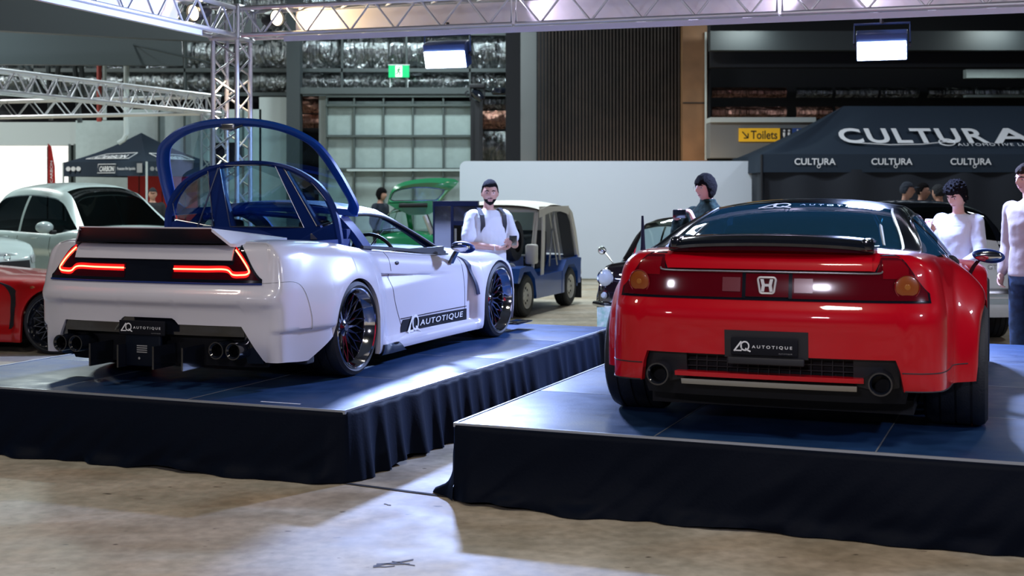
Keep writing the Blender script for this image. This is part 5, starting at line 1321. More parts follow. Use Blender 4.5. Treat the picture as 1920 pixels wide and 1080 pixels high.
# red wide-body at the left edge
hC = Vector((.985, -.17, 0)).normalized()
rc = thing('sports_car', 'red car fender with black vent slash and dark wheel, cut off by the left edge', 'car', (-6.88, 14.48, 0), hd(hC))
_w = M['white_paint']; M['white_paint'] = M['red_paint2'] = mat('plain_red_paint', (.55, .008, .010), .3, coat=.8)
M_keep = (M['blue_black'],); M['blue_black'] = M['black_gloss']
def nsx_plain(root):
    TOP = [(-.955, .885), (-.6, .905), (-.2, .890), (.3, .835), (.9, .785), (1.75, .735), (2.1, .735), (2.5, .735), (2.85, .65), (3.1, .56), (3.3, .47), (3.46, .40)]
    ra = .335; top = lambda x: interp(TOP, x)
    flare = lambda x, z: .08*(1-smooth(0, .3, math.hypot(x, z-.315)-ra))+.08*(1-smooth(0, .26, math.hypot(x-2.53, z-.315)-ra))*smooth(2.06, 2.12, x)+.04*smooth(.26, .2, z)*smooth(.4, .6, x)*smooth(2.2, 2.05, x)
    def bot(a, x, y, nr, ny):
        for xc in (0, 2.53):
            if abs(x-xc) < ra: return .315+math.sqrt(ra*ra-(x-xc)**2)
        return .11
    B = Body(NSX_OUT, top, bot, lambda z: interp([(.05, .16), (.55, 0), (.92, .12)], z), lambda x, z: interp([(.05, .03), (.14, .0), (.45, .0), (.6, .004), (.70, .018), (.85, .05), (.95, .08)], z), lambda z: .02, flare, [(0, ra), (2.53, ra)])
    B.shell(NZ=36, K=14, material='red_paint2', parent=root)
    for xc in (0, 2.53):
        MB().lathe([(.0, -.60), (.33, -.60), (.33, .60), (0, .60)], 32, 'y', (xc, 0, .365)).build('wheel_well', 'dark', root)
        for sg in (-1, 1): wheel(root, xc, sg*.985, sg, R=.315, wdt=.27, barrel='black_gloss', lip='black_gloss')
    MB().grid(lambda x, v: gh(x, v)-Vector((1.15, 0, .02)), fr(.3, 1.95, 20), fr(-2, 2, 30)).build('cabin', 'black_gloss', root); MB().box((1.25, 0, .13), (3.6, 1.3, .05)).build('undertray', 'dark', root, sm=False)
    for sg in (-1, 1):
        P_ = catmull([(sg*B.s_of_x(x), z, 0) for x, z in [(1.88, .70), (1.98, .665), (2.06, .60), (2.10, .48), (2.06, .33), (2.02, .24)]], 8)
        MB().strip([B.surf(p.x, p.y, .004) for p in P_], lambda i: (.012+.034*math.sin(PI*i/40), 0, 0), (0, .004, 0)).build('fender_vent', 'dark', root)
        MB().ell(B.surf(sg*B.s_of_x(2.30), .66, .003), (.028, .008, .014), 12, 8).build('side_marker', 'amber', root)
nsx_plain(rc); M['white_paint'] = _w; M['blue_black'] = M_keep[0]
# black vintage small car behind the red one
MINIG = {'zc': [(-.45, .80), (-.3, 1.0), (-.1, 1.25), (.1, 1.32), (.6, 1.345), (1.15, 1.33), (1.3, 1.27), (1.6, .98), (1.72, .86)],
 'ys': [(-.45, .50), (.1, .52), (1.15, .53), (1.3, .54), (1.72, .60)], 'zs': [(-.45, .79), (-.3, .97), (-.1, 1.19), (.1, 1.26), (.6, 1.285), (1.15, 1.265), (1.3, 1.21), (1.6, .94), (1.72, .83)],
 'yb': [(-.45, .58), (.1, .64), (1.72, .64)], 'zb': [(-.45, .78), (.6, .80), (1.72, .80)]}
M['mini_black'] = mat('plum_black_paint', (.012, .006, .010), .15, coat=1)
hG = Vector((-.45, -.893, 0)).normalized()
rg = thing('vintage_car', 'small black vintage car with round chrome headlight showing left of the red car', 'car', (2.55, 15.97, 0), hd(hG))
B, g = generic_car(rg, 'mini_black', 'mini_black', MINIG, [(-.48, 0), (-.47, .35), (-.42, .55), (-.25, .66), (.3, .69), (1.2, .70), (2.0, .69), (2.30, .66), (2.46, .56), (2.52, .35), (2.53, 0)], [(-.48, .78), (.5, .80), (1.7, .84), (2.1, .84), (2.38, .80), (2.53, .74)], 2.04, .26, [(.2, .05), (.5, 0), (.8, .08)], [(.2, .04), (.5, 0), (.8, .05)], [(.2, .03), (.55, 0), (.78, .05)], 'glass_clear', 1.22, .0, .45, -.36, hwid=.69, tyre_w=.16, zb=.20, hub='chrome')
for sg in (-1, 1):
    c_ = Vector((2.46, sg*.50, .70)); R = Vector((1, sg*.12, .05)).to_track_quat('Z', 'Y').to_matrix()
    MB().lathe([(0, .055), (.04, .052), (.075, .035), (.088, .012)], 24, 'z', c_, R).build('headlamp', 'clear_lens2', rg)
    MB().lathe([(.086, .0), (.100, .005), (.098, .022), (.086, .018)], 28, 'z', c_, R).build('headlamp_ring', 'chrome', rg)
    MB().lathe([(0, .05), (.025, .045), (.036, .02)], 16, 'z', Vector((2.49, sg*.50, .52)), R).build('side_lamp', 'clear_lens2', rg)
    MB().tube([(1.95, sg*.60, .80), (2.0, sg*.72, .96)], .007, 6).build('mirror_stem', 'chrome', rg); MB().ell((2.0, sg*.74, .97), (.03, .05, .045), 12, 8).build('fender_mirror', 'chrome', rg)
    MB().tube([g(x, sg*1.16, .004) for x in fr(-.3, 1.68, 24)], .011, 6).build('gutter_rail', 'chrome', rg)
    MB().tube([g(1.32, sg*1.2), g(1.36, sg*1.95)], .010, 6).build('vent_window_bar', 'chrome', rg)
MB().tube([(2.35, -.68, .42), (2.58, -.45, .42), (2.62, 0, .42), (2.58, .45, .42), (2.35, .68, .42)], .028, 8).build('front_bumper', 'chrome', rg)
for sg in (-1, 1): MB().ell((2.63, sg*.33, .45), (.03, .03, .06), 12, 8).build('overrider', 'chrome', rg)
gr = MB()
for k in range(6): gr.strip([(2.545, y, .50+k*.035) for y in fr(-.32, .32, 6)], (.004, 0, 0), (0, 0, .006))
gr.build('grille', 'chrome', rg, sm=False)
MB().tube([(-.1+.05, .55, 1.22), (-.05, .55, 1.22)], .004, 5)
bd = thing('show_board', 'white and green printed board standing on the floor under the chrome bumper', 'sign', (px(1136, 13.2), 13.2, 0), .15)
MB().box((0, 0, .24), (.17, .02, .44), Matrix.Rotation(-.06, 3, 'X')).build('board_panel', mat('board_print', (.62, .68, .70), .5, noise_scale=14, col2=(.20, .45, .38)), bd, sm=False)
MB().box((0, .05, .012), (.16, .14, .024)).build('base', 'steel', bd, sm=False)
# white hatchback, rear toward the camera, right
HG = {'zc': [(-.80, 1.00), (-.65, 1.28), (-.5, 1.42), (-.2, 1.49), (.6, 1.52), (1.2, 1.48), (1.9, 1.15), (2.2, 1.0)], 'ys': [(-.80, .66), (-.5, .56), (.6, .58), (1.2, .58), (2.2, .70)],
 'zs': [(-.80, .98), (-.65, 1.22), (-.5, 1.34), (-.2, 1.41), (.6, 1.44), (1.2, 1.40), (1.9, 1.08), (2.2, .95)], 'yb': [(-.80, .76), (0, .84), (2.2, .80)], 'zb': [(-.80, .97), (1, .98), (2.2, .95)]}
rh = thing('hatchback_car', 'white hatchback with dark tinted glass, rear end seen behind the men at right', 'car', (4.58, 14.75, 0), math.radians(88))
B, g = generic_car(rh, 'car_white', 'black_gloss', HG, [(-.92, 0), (-.91, .4), (-.88, .66), (-.76, .82), (-.5, .87), (.5, .88), (2.3, .87), (2.9, .80), (3.2, .5), (3.3, 0)], [(-.92, .99), (0, 1.0), (2.0, .98), (2.8, .88), (3.3, .7)], 2.55, .31, [(.2, .06), (.36, -.03), (.42, -.05), (.50, -.05), (.53, -.01), (.56, .02), (.8, .0), (1.0, .10)], [(.2, .04), (.6, 0), (1.0, .05)], [(.2, .05), (.6, 0)], 'glass_dark', 1.25, -.42, .5, -.74, hwid=.88, zb=.30)
B.panel('bumper_band', 'steel', rh, -B.s_of_y(.78), B.s_of_y(.78), .545, .60, .012, -.02, 30, 2)
B.panel('bumper_band', 'pale_panel', rh, -B.s_of_y(.80), B.s_of_y(.80), .44, .535, .008, -.02, 30, 2)
for sg in (-1, 1):
    B.panel('tail_lamp', 'lamp_red', rh, sg*B.s_of_y(.62), sg*B.s_of_y(.80), .78, .93, .006, -.01, 10, 4)
text_on('tail_lettering', 'GT', lambda a, b: B.surf(-B.s_of_y(.42)-a, .80+b, .006), 'grey_text', rh, width=.10, height=.05)
# green car with raised tailgate
M['green_paint'] = mat('green_paint', (.020, .20, .085), .25, coat=1)
rn = thing('vintage_car', 'green vintage car with its window tailgate raised, behind the white car', 'car', (px(792, 22.5), 22.5, 0), math.radians(80))
VG = {'zc': [(-.5, 1.30), (-.2, 1.42), (.3, 1.47), (.9, 1.45), (1.3, 1.15), (1.5, .98)], 'ys': [(-.5, .50), (.9, .52), (1.5, .60)], 'zs': [(-.5, 1.22), (.3, 1.38), (.9, 1.36), (1.3, 1.08), (1.5, .93)], 'yb': [(-.5, .62), (1.5, .66)], 'zb': [(-.5, .92), (1.5, .90)]}
B, g = generic_car(rn, 'green_paint', 'green_paint', VG, [(-.80, 0), (-.78, .35), (-.70, .58), (-.5, .70), (.3, .74), (1.5, .73), (2.2, .66), (2.6, .4), (2.7, 0)], [(-.80, .92), (.5, .94), (2, .9), (2.7, .65)], 2.1, .29, [(.2, .05), (.5, 0), (.9, .12)], [(.2, .04), (.5, 0), (.9, .05)], [(.2, .05), (.5, 0)], 'glass_clear', .92, -.1, .4, -.42, hwid=.74, zb=.22)
kk = 22.2/F
tl = lambda X, Y, o=0: Vector((0, 0, 0))
C0 = Vector((px(792, 22.5), 22.5, 0)); Rz = Matrix.Rotation(-math.radians(80), 3, 'Z')
def tw(x, y, o): # picture plane a little in front of the car's roof
    w_ = P3(x, y, 22.0)-C0; w_ += Vector((0, o, 0)); return Rz @ w_
E4 = lambda a, b: (680+a*200/1440, 320+b*150/1080)
outer = [E4(*p) for p in [(335, 445), (360, 330), (400, 250), (460, 190), (560, 150), (690, 122), (900, 100), (1100, 98), (1230, 108), (1300, 135), (1290, 175), (1150, 300), (1060, 420)]]
inner = [E4(*p) for p in [(372, 412), (395, 330), (440, 278), (540, 248), (700, 228), (860, 226), (1000, 238), (1110, 262), (1090, 300), (1000, 400)]]
tg = MB(); no = 40
def resample(poly, n):
    P_ = [Vector((*p, 0)) for p in poly]; P_.append(P_[0]); Ls = [0]
    for i in range(1, len(P_)): Ls.append(Ls[-1]+(P_[i]-P_[i-1]).length)
    out = []
    for k in range(n):
        s_ = Ls[-1]*k/n
        for i in range(1, len(P_)):
            if Ls[i] >= s_: out.append(P_[i-1].lerp(P_[i], (s_-Ls[i-1])/(Ls[i]-Ls[i-1]))); break
    return out
ci = Vector((sum(p[0] for p in inner)/len(inner), sum(p[1] for p in inner)/len(inner), 0))
def ray(poly, n):
    P_ = [Vector((*p, 0)) for p in poly]; out = []
    for k in range(n):
        q = 2*PI*k/n; d = Vector((math.cos(q), math.sin(q), 0)); best = None
        for i in range(len(P_)):
            a, b = P_[i]-ci, P_[(i+1) % len(P_)]-ci; e = b-a; den = d.x*e.y-d.y*e.x
            if abs(den) < 1e-9: continue
            t_ = (a.x*e.y-a.y*e.x)/den; s_ = (a.x*d.y-a.y*d.x)/den
            if t_ > 0 and -1e-6 <= s_ <= 1+1e-6: best = t_ if best is None else max(best, t_)
        out.append(ci+d*(best or 1))
    return out
no = 72; ro, ri = ray(outer, no), ray(inner, no)
rows = [[tw(p.x, p.y, o) for p in r_] for r_, o in ((ri, .0), (ri, -.02), ([a.lerp(b, .5) for a, b in zip(ri, ro)], -.05), (ro, -.01), (ro, .05), (ri, .03))]
for a_ in range(5): tg.add(rows[a_]+rows[a_+1], [(i, (i+1) % no, no+(i+1) % no, no+i) for i in range(no)])
tg.build('tailgate', 'green_paint', rn)
MB().add([tw(p.x, p.y, .01) for p in ri]+[tw(ci.x, ci.y, .01)], [(i, (i+1) % no, no) for i in range(no)]).build('tailgate_glass', 'glass_clear', rn)
MB().tube([tw(p.x, p.y, -.02) for p in ri], .012, 6, closed=True).build('window_seal', 'chrome', rn)
lo_ = [E4(*p) for p in [(330, 440), (560, 440), (940, 400), (950, 560), (900, 590), (640, 600), (430, 500)]]
MB().prism(lo_, lambda a, b: tw(a, b, -.10), lambda a, b: tw(a, b, .30)).build('tail_shelf', 'green_paint', rn, sm=False)
MB().tube([tw(*E4(500, 470), -.12), tw(*E4(880, 465), -.12)], .035, 8).build('tail_opening', 'dark', rn)
MB().tube([tw(*E4(850, 600), -.12), tw(*E4(950, 850), -.12)], .05, 8).build('tail_trim', 'steel', rn)
# blue cabinet
cb = thing('display_cabinet', 'dark navy open-fronted cabinet standing left of the man in the white shirt', 'cabinet', (px(812, 15.6), 15.6, 0))
kk = 15.6/F; wd = 84*kk; hh = pz(377, 15.6)
nv = mat('navy_panel', (.004, .016, .085), .5, spec=.2); M['navy'] = nv
MB().box((wd/2, .3, hh-.03), (wd, .7, .06), bev=.006).build('top', 'navy', cb)
MB().box((17*kk, .0, hh/2), (34*kk, .03, hh-.06)).build('left_panel', 'black_gloss', cb, sm=False)
for x in (1.5, 36, 82): MB().box((x*kk, -.01, (hh-.04)/2), (5*kk if x > 2 else 3*kk, .05, hh-.04)).build('post', 'navy', cb, sm=False)
MB().box((60*kk, 0, hh-.15), (44*kk, .03, .17)).build('upper_panel', 'black_gloss', cb, sm=False)
MB().box((60*kk, 0, hh-.26), (44*kk, .05, .05)).build('rail', 'navy', cb, sm=False)
MB().box((wd/2, .62, hh/2), (wd, .04, hh-.06)).build('back_panel', 'dark', cb, sm=False)
MB().box((42*kk, .02, hh-.55), (4*kk, .02, .45)).build('white_bar', 'pale_wall', cb, sm=False)
MB().tube([(55*kk, 0, hh-.30), (54*kk, 0, hh-.5), (56*kk, 0, hh-.7)], .008, 6).build('hose', 'steel', cb)
# beach buggy (open utility car) with cream canopy
M['moke_blue'] = mat('moke_blue', (.015, .09, .42), .35, coat=.6)
M['cream'] = mat('cream_canvas', (.80, .79, .72), .75, bump=.1, bump_scale=6)
M['cream_rim'] = mat('cream_rim', (.70, .70, .66), .4)
hF = Vector((-.339, -.941, 0)).normalized()
rm = thing('beach_buggy', 'open blue utility buggy with cream canvas roof and white wheels', 'car', (.217, 19.06, 0), hd(hF))
wbm = 1.88
MB().box((.90, 0, .36), (1.55, .90, .12), bev=.01).build('floor_tub', 'moke_blue', rm)
for sg in (-1, 1):
    sp_ = MB(); sp_.prism([(.30, .21), (1.52, .21), (1.52, .50), (.30, .52)], lambda a, b: (a, sg*.42, b), lambda a, b: (a, sg*.66, b)); sp_.build('side_pannier', 'moke_blue', rm, sm=False)
    fe = MB(); fe.prism([(-.48, .60), (-.46, .30), (-.34, .30), (-.31, .48), (-.15, .585), (.12, .585), (.30, .46), (.34, .21), (.42, .21), (.40, .52), (.22, .66), (-.30, .68), (-.50, .66)], lambda a, b: (a, sg*.40, b), lambda a, b: (a, sg*.665, b)); fe.build('rear_fender', 'moke_blue', rm, sm=False)
    ff = MB(); ff.prism([(wbm-.42, .50), (wbm-.42, .25), (wbm-.35, .25), (wbm-.28, .48), (wbm-.1, .585), (wbm+.15, .585), (wbm+.33, .45), (wbm+.40, .46), (wbm+.30, .64), (wbm+.05, .66), (wbm-.2, .64)], lambda a, b: (a, sg*.40, b), lambda a, b: (a, sg*.665, b)); ff.build('front_fender', 'moke_blue', rm, sm=False)
    for xc in (0, wbm):
        wheel(rm, xc, sg*.66, sg, R=.275, wdt=.18, rr=.165, style='spoke', barrel='cream_rim', lip='cream_rim')
        MB().lathe([(0, -sg*.03), (.10, -sg*.035), (.15, -sg*.06)], 24, 'y', (xc, sg*.66, .275)).build('wheel_disc', 'cream_rim', rm)
        for k in range(8): MB().ell((xc+.095*math.cos(k*PI/4), sg*.632, .275+.095*math.sin(k*PI/4)), (.018, .006, .018), 8, 6).build('wheel_hole', 'dark', rm)
    MB().box((-.55, sg*.56, .22), (.02, .18, .30)).build('mud_flap', 'rubber', rm, sm=False)
    MB().tube([(-.50, sg*.60, .50), (-.60, sg*.60, .50), (-.62, sg*.60, .42)], .03, 8).build('bumper_end', 'cream_rim', rm)
    # canopy side frame and straps
    MB().tube([(1.42, sg*.56, .45), (1.20, sg*.56, 1.36)], .022, 8).build('windscreen_post', 'cream_rim', rm)
    MB().strip([(1.05, sg*.60, 1.40), (1.12, sg*.62, 1.0), (1.20, sg*.63, .50)], (.055, 0, 0), (0, .008, 0)).build('canvas_strap', 'cream', rm)
    MB().tube([(.75, sg*.58, 1.40), (.45, sg*.60, .60)], .012, 6).build('canopy_strut', 'steel', rm); MB().tube([(.55, sg*.58, 1.40), (.80, sg*.60, .60)], .012, 6).build('canopy_strut', 'steel', rm)
    MB().tube([(.50, sg*.55, 1.38), (.25, sg*.58, .66)], .016, 6).build('canopy_strut', 'cream_rim', rm)
    sc_ = MB(); (sc_.prism if sg > 0 else (lambda *q: sc_.box((-.2, -.588, .7), (.3, .006, .04))))([(-.40, .68), (.10, .68), (.42, 1.33), (.05, 1.36), (-.15, 1.20)], lambda a, b: (a, sg*.585, b), lambda a, b: (a, sg*.592, b)); sc_.build('side_curtain', 'curtain', rm, sm=False)
    MB().strip([(-.52, sg*.60, .68), (-.36, sg*.60, 1.05), (-.18, sg*.60, 1.32), (.0, sg*.60, 1.40)], lambda i: (.06, 0, 0), (0, .012, 0)).build('canopy_edge', 'cream', rm)
    s_ = MB(); s_.box((.70, sg*.25, .62), (.42, .40, .12), bev=.03); s_.box((.50, sg*.25, .86), (.10, .40, .44), bev=.03); s_.build('seat', 'seat', rm)
    MB().ell((wbm+.12, sg*.47, .62), (.03, .08, .08), 16, 10).build('headlamp', 'clear_lens2', rm)
cn = MB()
cn.grid(lambda x, v: Vector((x, v*.62, interp([(-.55, .75), (-.38, 1.08), (-.15, 1.38), (.1, 1.46), (.7, 1.50), (1.25, 1.44)], x)-.06*abs(v)**3)), fr(-.55, 1.28, 24), fr(-1, 1, 16))
cn.grid(lambda x, v: Vector((x, v*.61, interp([(-.55, .72), (-.38, 1.05), (-.15, 1.34), (.1, 1.42), (.7, 1.46), (1.25, 1.40)], x)-.06*abs(v)**3)), fr(-.55, 1.28, 24), fr(-1, 1, 16))
cn.build('canopy', 'cream', rm)
for sg in (-1, 1): MB().grid(lambda x, t_: Vector((x, sg*(.615), lerp(1.42, 1.30+.05*math.sin(x*3), t_))), fr(-.05, 1.28, 14), fr(0, 1, 3)).build('canopy_valance', 'cream', rm)
MB().prism([(-.42, .70), (-.42, .25), (-.46, .25), (-.46, .70)], lambda a, b: (a, -.62, b), lambda a, b: (a, .62, b)).build('tail_panel', 'moke_blue', rm, sm=False)
bn = MB(); bn.prism([(1.30, .44), (wbm+.30, .44), (wbm+.26, .66), (1.40, .76), (1.30, .76)], lambda a, b: (a, -.40, b), lambda a, b: (a, .40, b)); bn.build('bonnet', 'moke_blue', rm, sm=False)
MB().box((wbm+.36, 0, .36), (.05, 1.2, .07), bev=.01).build('front_bumper', 'cream_rim', rm)
MB().prism([(1.40, .76), (1.22, 1.34), (1.23, 1.34), (1.41, .76)], lambda a, b: (a, -.52, b), lambda a, b: (a, .52, b)).build('windscreen', 'glass_clear', rm, sm=False)
MB().tube([(1.40, -.54, .77), (1.21, -.54, 1.36), (1.21, .54, 1.36), (1.40, .54, .77)], .018, 6, closed=True).build('windscreen_frame', 'cream_rim', rm)
steering_wheel(rm, 1.12, -.25, .86)
MB().lathe([(.15, -.07), (.26, -.06), (.275, 0), (.26, .06), (.15, .07)], 32, 'y', (1.78, .42, .98)).build('spare_tyre', 'rubber', rm)
MB().box((1.60, .62, .80), (.16, .14, .26), bev=.03).build('jerry_can', 'cream_rim', rm)
# stage light head and loudspeaker
ml = thing('moving_light', 'black stage light head fixed at the top of the dark post beside the panelled door', 'stage light', P3(895, 172, 29))
MB().box((0, 0, .12), (.34, .2, .10), bev=.02).build('base', 'black_plastic', ml); 
for sg in (-1, 1): MB().box((sg*.15, 0, -.05), (.04, .12, .26), bev=.01).build('yoke', 'black_plastic', ml)
MB().lathe([(0, -.16), (.08, -.15), (.12, 0), (.10, .14), (0, .15)], 20, 'x', (0, 0, -.08), Matrix.Rotation(.7, 3, 'Y')).build('lamp_head', 'black_gloss', ml)
MB().tube([(-.20, 0, .02), (-.26, 0, -.02), (-.22, 0, -.10)], .02, 6).build('clamp', 'black_plastic', ml)
MB().box((.48, .2, .02), (.34, .3, .14), bev=.04).build('side_lamp', 'black_gloss', ml)
MB().box((0, .05, -1.2), (.10, .10, 2.1)).build('post', 'black_plastic', ml, sm=False)
MB().box((0, .05, -(pz(172, 29))+.03), (.7, .7, .06)).build('foot', 'black_plastic', ml, sm=False)
MB().box((0, .05, -pz(172, 29)/2-.7), (.09, .09, pz(172, 29)-1.4)).build('lower_post', 'black_plastic', ml, sm=False)
sp_ = thing('loudspeaker', 'black loudspeaker on a stand seen through the raised hatch glass', 'loudspeaker', (px(427, 17), 17, 0))
h0 = pz(313, 17)
MB().box((0, 0, h0+.15), (.32, .30, .32), bev=.02).build('cabinet', 'black_plastic', sp_)
MB().lathe([(0, 0), (.10, -.02), (.11, -.005), (.12, 0)], 24, 'y', (0, -.155, h0+.13)).build('cone', 'rubber', sp_)
MB().tube([(0, 0, .1), (0, 0, h0)], .02, 8).build('pole', 'black_plastic', sp_)
for k in range(3): MB().tube([(0, 0, .5), (.35*math.cos(k*2.09), .35*math.sin(k*2.09), .01)], .014, 6).build('leg', 'black_plastic', sp_)
# ------------------------------------------------------------------ people
M['skin'] = mat('skin', (.50, .27, .20), .5); M['skin_pale'] = mat('skin_pale', (.62, .36, .30), .5)
M['hair'] = mat('hair', (.006, .005, .007), .85, spec=.12, bump=1.0, bump_scale=160); M['hair_brown'] = mat('hair_brown', (.030, .018, .012), .85, spec=.12, bump=1.0, bump_scale=160)
M['eye_white'] = mat('eye_white', (.6, .58, .56), .3); M['iris'] = mat('iris', (.01, .008, .007), .2); M['lip'] = mat('lip', (.40, .14, .13), .5)
M['tee'] = mat('white_cotton', (.66, .68, .73), .85, bump=.25, bump_scale=14); M['jumper_white'] = mat('white_jumper', (.60, .61, .68), .85, bump=.25, bump_scale=12)
M['beige'] = mat('beige_jumper', (.40, .33, .32), .9, bump=.2, bump_scale=12); M['jacket'] = mat('green_jacket', (.004, .016, .016), .85, spec=.15, noise_amt=.6, noise_scale=22, col2=(.022, .05, .045), bump=.3, bump_scale=20)
M['jeans'] = mat('jeans', (.012, .035, .09), .8, noise_amt=.3, noise_scale=20); M['dark_cloth'] = mat('dark_cloth', (.012, .014, .020), .85); M['navy_cloth'] = mat('navy_cloth', (.015, .022, .04), .85)
M['shoe'] = mat('shoe', (.02, .02, .022), .6)
def remesh(mb, voxel, name, m, parent, wrinkle=0, wscale=9, sm=True):
    o = mb.build(name, m, parent, weld=0)
    mod = o.modifiers.new('r', 'REMESH'); mod.mode = 'VOXEL'; mod.voxel_size = voxel; mod.use_smooth_shade = True
    s_ = o.modifiers.new('s', 'SMOOTH'); s_.factor = .5; s_.iterations = 3
    dg = bpy.context.evaluated_depsgraph_get(); me = bpy.data.meshes.new_from_object(o.evaluated_get(dg))
    old = o.data; o.modifiers.clear(); o.data = me; bpy.data.meshes.remove(old)
    if wrinkle:
        for v in me.vertices:
            n_ = noise.noise(v.co*wscale+Vector((0, 0, v.co.z*wscale*.6)))+.5*noise.noise(v.co*wscale*2.3)
            v.co += v.normal*(wrinkle*n_)
    for p in me.polygons: p.use_smooth = True
    return o
def limb(mb, pts, rs, n=14, sub=6):
    P_ = catmull(pts, sub); N = len(P_); K = len(rs)-1
    R_ = [lerp(rs[min(K-1, int(i/(N-1)*K))], rs[min(K, int(i/(N-1)*K)+1)], (i/(N-1)*K) % 1 if i < N-1 else 1) for i in range(N)]
    mb.tube(P_, R_, n); mb.ell(P_[0], (R_[0],)*3, 12, 8); mb.ell(P_[-1], (R_[-1],)*3, 12, 8)
def loft(mb, st, n=28, bend=None):
    vs = []
    for (c, rx, ry) in st:
        for k in range(n):
            q = 2*PI*k/n; cx_, cy_ = math.cos(q), math.sin(q)
            e = .85
            vs.append(Vector(c)+Vector((rx*math.copysign(abs(cx_)**e, cx_), ry*math.copysign(abs(cy_)**e, cy_), 0)))
    fs = [(i*n+k, i*n+(k+1) % n, (i+1)*n+(k+1) % n, (i+1)*n+k) for i in range(len(st)-1) for k in range(n)]
    fs += [tuple(range(n))[::-1], tuple((len(st)-1)*n+k for k in range(n))]
    mb.add(vs, fs)
def head_pt(th, ph, k=1.0):
    """facing -y; th from the crown, ph around; returns offset from the head centre"""
    d = Vector((math.sin(th)*math.cos(ph), math.sin(th)*math.sin(ph), math.cos(th)))
    x, y, z = d.x*.076, d.y*.094, d.z*.118
    if z < 0:
        t_ = (-z/.118); x *= 1-.24*t_**1.8; y = y*(1-.10*t_) if y < 0 else y*(1-.45*t_**1.2)
        if d.y < 0: y -= .012*t_*(1-abs(d.x))
    fx = abs(x)
    if d.y < -.1:
        f_ = min(1, (-d.y-.1)/.5)
        y -= f_*.027*math.exp(-(x/.0135)**2)*math.exp(-((z+.020)/.020)**2)           # nose tip
        y -= f_*.012*math.exp(-(x/.010)**2)*math.exp(-((z-.004)/.022)**2)           # bridge
        y += f_*.013*math.exp(-((fx-.032)/.014)**2)*math.exp(-((z-.008)/.012)**2)   # sockets
        y -= f_*.008*math.exp(-((fx-.030)/.022)**2)*math.exp(-((z-.030)/.009)**2)   # brow
        y -= f_*.006*math.exp(-(x/.022)**2)*math.exp(-((z+.060)/.010)**2)           # lips
        y -= f_*.006*math.exp(-(x/.018)**2)*math.exp(-((z+.098)/.014)**2)           # chin
        y += f_*.004*math.exp(-(x/.020)**2)*math.exp(-((z+.078)/.007)**2)
    return Vector((x, y, z))*k
def face_at(x, z, out=0.0):
    best = None
    for i in range(8, 72):
        for q in range(-24, 25):
            p = head_pt(PI*i/80, -PI/2+q*.035); d = (p.x-x)**2+(p.z-z)**2
            if best is None or d < best[0]: best = (d, p)
    p = best[1]; return Vector((x, p.y-out, z))
def head_mesh(mb, C, R, n=48, m=34):
    vs = []
    for i in range(m+1):
        for k in range(n): vs.append(C+R @ head_pt(PI*i/m, 2*PI*k/n))
    mb.add(vs, [(i*n+k, (i+1)*n+k, (i+1)*n+(k+1) % n, i*n+(k+1) % n) for i in range(m) for k in range(n)])
    for sg in (-1, 1): mb.ell(C+R @ Vector((sg*.078, .012, -.008)), (.010, .019, .030), 10, 8, R)
def hair_mesh(C, R, style, seed=0):
    mb = MB(); n, m = (110, 80) if style == 'curly' else (72, 50); vs = []
    for i in range(m+1):
        for k in range(n):
            th, ph = PI*i/m, 2*PI*k/n; p = head_pt(th, ph); z, f_ = p.z, -math.sin(ph)*math.sin(th)   # f_>0 front
            side = abs(math.cos(ph)*math.sin(th))
            if style == 'short':   lim = lerp(-.045, .062, smooth(-.25, .45, f_)); th_ = .010+.010*smooth(.03, .1, z)
            elif style == 'mid':   lim = lerp(-.085, .030, smooth(.05, .62, f_)); th_ = .020
            elif style == 'curly': lim = lerp(-.060, .042, smooth(-.05, .55, f_)); th_ = .016+.022*smooth(0, .08, z)
            elif style == 'cap':   lim = lerp(-.05, .045, smooth(-.2, .4, f_)); th_ = .012
            else:                  lim = lerp(-.05, .050, smooth(-.2, .5, f_)); th_ = .014+.008*smooth(.03, .1, z)
            lim += .010*noise.noise(Vector((ph*4+seed, 0, 0)))
            k_ = smooth(lim-.008, lim+.012, z)
            amp = {'curly': .020, 'mid': .005, 'short': .003}.get(style, .006)
            nn_ = noise.noise(Vector((p.x, p.y, p.z))*(75 if style == 'curly' else 45)+Vector((seed, 0, 0)))
            d = p.normalized(); q = p+d*(lerp(-.012, th_+amp*nn_, k_))
            vs.append(C+R @ q)
    mb.add(vs, [(i*n+k, (i+1)*n+k, (i+1)*n+(k+1) % n, i*n+(k+1) % n) for i in range(m) for k in range(n)])
    return mb
